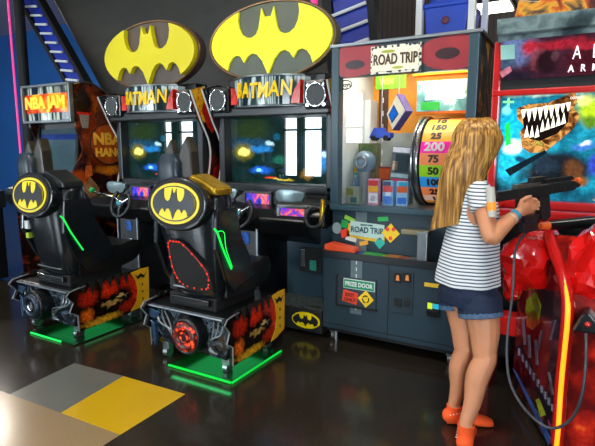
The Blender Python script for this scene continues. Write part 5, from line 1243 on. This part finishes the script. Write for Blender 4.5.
hand(body, wrR, GM @ Vector((.44*gl, -.02, -.028)), -gy, gy*-1, 1) if False else hand(body, wrR, GM @ Vector((.46*gl, -.03, -.030)), -gy, -gy*-1*1.0, -1)
hand(body, wrL, GRIP_L+gy*.02, gy, gy, 1)
body = voxel(body, .0048, 2)
org = Vector((hipc.x, hipc.y, 0))
bmesh.ops.translate(body.bm, vec=-org, verts=body.bm.verts)
girl = body.build('person', M_skin, smooth=70); girl.location = org; ORG[girl.name] = tuple(org)
tag(girl, 'person with long blond hair, striped shirt, denim shorts and orange socks, aiming a toy rifle', 'person')
# eyes and mouth
for s_ in (-1, 1):
    e = MB().ball(hc+HM@Vector((s_*.030, .083, .004)), .0115, n=14).build('eye', M_white, girl, smooth=80)
    MB().ball(hc+HM@Vector((s_*.030, .091, .004)), .0055, n=10).build('iris', mat('iris_blue', '3a5a78', .2), e, smooth=80)
    MB().tube([hc+HM@Vector((s_*.015, .090, .024)), hc+HM@Vector((s_*.032, .090, .029)), hc+HM@Vector((s_*.048, .080, .022))], .003, n=6).build('eyebrow', mat('brow', '9a7038', .7), girl)
MB().ball(hc+HM@Vector((0, .0945, -.052)), .009, (1.8, .35, .5), 12, HM).build('lips', mat('lips', 'b85c54', .45), girl, smooth=80)
# shirt
M_shirt = bpy.data.materials.new('striped_cotton'); M_shirt.use_nodes = True
nt = M_shirt.node_tree; b_ = nt.nodes['Principled BSDF']; tc = nt.nodes.new('ShaderNodeTexCoord')
wv = nt.nodes.new('ShaderNodeTexWave'); wv.bands_direction = 'Z'; wv.inputs['Scale'].default_value = 19.5; wv.inputs['Distortion'].default_value = .25; wv.inputs['Detail'].default_value = 1
rp = nt.nodes.new('ShaderNodeValToRGB'); rp.color_ramp.elements[0].position = .22; rp.color_ramp.elements[0].color = srgb('3c4c60')+(1,); rp.color_ramp.elements[1].position = .36; rp.color_ramp.elements[1].color = srgb('e4e8ea')+(1,)
nt.links.new(tc.outputs['Object'], wv.inputs['Vector']); nt.links.new(wv.outputs['Fac'], rp.inputs['Fac']); nt.links.new(rp.outputs['Color'], b_.inputs['Base Color']); b_.inputs['Roughness'].default_value = .85
sh = MB()
def fold(c, a, b, k, ph, n=40):
    return [c + RD*(a*math.cos(t)*(1+k*math.sin(7*t+ph))) + FD*(b*math.sin(t)*(1+k*math.sin(7*t+ph))) for t in [2*PI*i/n for i in range(n)]]
sh.loft([fold(bp3(-.005, -.005, .755), .165, .150, .035, 0), fold(bp3(-.005, -.005, .80), .160, .146, .03, .2), fold(bp3(-.0, 0, .90), .145, .134, .02, .5), fold(bp3(0.008, 0, 1.0), .130, .122, .012, .8), fold(bp3(0.008, 0, 1.10), .122, .116, .008, 1), fold(bp3(-.0, 0, 1.18), .130, .104, 0, 1), fold(bp3(-.008, 0, 1.225), .125, .082, 0, 1), fold(bp3(-.01, 0, 1.255), .075, .062, 0, 1)])
for s0, e0 in ((shR, elR), (shL, elL)):
    d = (e0-s0)
    cm = [s0-d*.12, s0, s0+d*.22, s0+d*.36]
    sh.tube([tuple(p) for p in cm], [.048, .056, .056, .058], n=20); sh.ball(s0-d*.05, .052, n=16)
sh = voxel(sh, .007, 3).build('shirt', M_shirt, girl, smooth=70)
# shorts
M_denim = mat('denim', '13233f', .8, vary=.25, scale=70, bump=.2)
so = MB(); so.loft([fold(bp3(0, 0, .66), .15, .125, .01, 0), fold(bp3(.0, 0, .72), .160, .136, .01, 0), fold(bp3(.0, 0, .80), .150, .122, 0, 0), fold(bp3(0, 0, .84), .135, .096, 0, 0)])
hems = []
for h, k in ((hR, kR), (hL, kL)):
    d = (k-h).normalized()
    so.tube([h+UP*.03, h+d*.02, h+d*.085], [.098, .104, .100], n=22)
    hems.append((h+d*.055, h+d*.082))
so = voxel(so, .007, 2).build('shorts', M_denim, girl, smooth=70)
for a, b in hems:
    MB().tube([a, a.lerp(b, .5), b], [.1005, .1025, .1005], n=26).build('cuff', mat('light_denim', '486280', .85, vary=.25, scale=70), so, smooth=60)
# socks
M_sock = mat('orange_sock', 'ff5a1e', .8, vary=.08, scale=60, bump=.1)
for a, f in ((aR, fR), (aL, fL)):
    m = MB(); foot(m, a, f, .004)
    s_ = voxel(m, .005, 1).build('sock', M_sock, girl, smooth=70)
    MB().torus(a+UP*.0, .036, .004, (0, 0, 1), n=24, m=6).build('sock_band', M_sock, s_, smooth=60)
    sd_ = f.cross(UP)
    m = MB()
    for k in range(4): m.ball(Vector((a.x, a.y, .065+.004*k))-f*(.026-.016*k)+(-sd_ if (-sd_).y < 0 else sd_)*.038, .004, (1, 1, .5), 8)
    m.build('sock_logo', M_white, s_)
# wristbands
d = (wrR-elR).normalized()
MB().cyl(wrR-d*.028, wrR-d*.010, .0275, .0265, n=24).build('wristband', mat('teal_band', '2890b8', .4, vary=.3, scale=60), girl, smooth=50, label='teal and blue wristband')
MB().cyl(wrR-d*.050, wrR-d*.042, .0295, .0290, n=24).build('bracelet', mat('cream_band', 'd0c0a0', .5), girl, smooth=50)
# hair: skull cap and long strands falling down her back
M_hair = ramp_mat('blond_hair', [(0.30, '4e3010'), (0.44, '8c5e20'), (0.56, 'bc8836'), (0.70, 'dcb068')], scale=(46, 46, 1.3), nscale=2.2, rough=.38, detail=3)
hr = MB()
hr.ball(hc+HM@Vector((0, -.014, .012)), .098, (.95, 1.02, 1.06), 28, HM)
rnd = random.Random(4)
crown = hc+HM@Vector((0, -.005, .108))
bl_ = at(446, 231, Y=2.72); br_ = at(469, 216, Y=2.66)
NS = 460
CM = Vector((bl_.x+br_.x, bl_.y+br_.y, 0))/2
for i in range(NS):
    lay = i % 3
    th = -PI*.70+PI*1.40*(i+rnd.random()*.6)/NS      # angle round the head, 0 = straight back
    rad = .099+.004*lay+rnd.random()*.003
    side = HM @ Vector((math.sin(th), -math.cos(th), 0))
    pts = [crown+HM@Vector((rnd.uniform(-.006, .006), rnd.uniform(-.05, .05), 0))]
    for ph in (28, 52, 74, 92):
        a_ = R(ph); pts.append(hc+HM@Vector((0, -.012, .008))+side*(rad*math.sin(a_)*(.96 if abs(math.sin(th)) > .7 else 1.03))+HU*(rad*1.10*math.cos(a_)))
    u = (math.sin(th)+1)/2
    # lower course: hugging neck and back, gathered and swung to her left side
    root = pts[-1]
    lenf = .90+.10*rnd.random()
    zend = 1.0+.05*u+.02*rnd.random()+(0.03 if abs(th) > 1.9 else 0)
    endc = hc+HM@Vector((-.045, -.075, 0))
    e = endc+HR*(.078*math.sin(th))-HD*(.035*math.cos(th))
    e.z = zend; e += Vector((-.045, -.03, 0))
    m1 = root.lerp(e, .33)-HD*.012+side*.010; m2 = root.lerp(e, .68)+side*.006
    pts += [m1, m2, e]
    cm = catmull([tuple(p) for p in pts], 3, False)
    n_ = len(cm); wv_ = rnd.random()*6
    rr = [.0042+.0022*min(1, j/6)-(.0045*max(0, (j-n_+4)/4)) for j in range(n_)]
    cm = [Vector(p)+HR*(.0010*math.sin(j*.5+wv_)) for j, p in enumerate(cm)]
    hr.tube(cm, [max(.0015, r_) for r_ in rr], n=5)
hr.build('hair', M_hair, girl, smooth=80)

# ------------------------------------------------------------------ every thing to its place in the room
PIV = {'racing_cabinet': (-3.03, 4.1), 'racing_cabinet.001': (-4.44, 4.1), 'racing_chair': (-2.62, 2.65), 'racing_chair.001': (-4.08, 2.56),
       'basketball_cabinet': (-5.42, 3.8), 'corner_cabinet': (-6.3, 3.1), 'prize_machine': (-1.71, 3.74), 'person': (-.88, 2.75), 'toy_gun.001': (-.88, 2.75),
       'shooting_cabinet': (-1.0, 3.6), 'toy_gun': (-1.0, 3.6)}
PRIZE = ('toy_box', 'figure_box', 'display_stand', 'hanging_box', 'toy_car', 'helmet_toy')
NUDGE = {'basketball_cabinet': (.16, 0, 0), 'racing_chair.001': (.08, 0, 0), 'racing_cabinet.001': (.02, 0, 0)}
SCL = {'racing_cabinet': (.956, 1), 'racing_cabinet.001': (.956, 1), 'racing_chair': (.956, .95), 'racing_chair.001': (.956, 1.08), 'basketball_cabinet': (.956, 1.06), 'prize_machine': (.956, 1)}
for o in [o for o in C.objects if o.parent is None and o.type in ('EMPTY', 'MESH')]:
    n = o.name; base = n.split('.')[0]
    if o.get('kind') == 'structure' or base == 'ceiling_lamp': continue
    piv = PIV.get(n)
    if base in PRIZE: piv = (-1.71, 3.74); SCL[n] = (.956, 1)
    if piv is None: piv = (o.location.x, o.location.y)
    P_ = Vector((piv[0], piv[1], 0)); sx_, sy_ = SCL.get(n, (1, 1))
    d = o.location-P_; d.x *= sx_; d.y *= sy_
    o.location = Vector((P_.x, P_.y, 0)) + settle_shift(*piv) + d + Vector(NUDGE.get(n, (0, 0, 0)))
    o.scale = (sx_, sy_, 1)
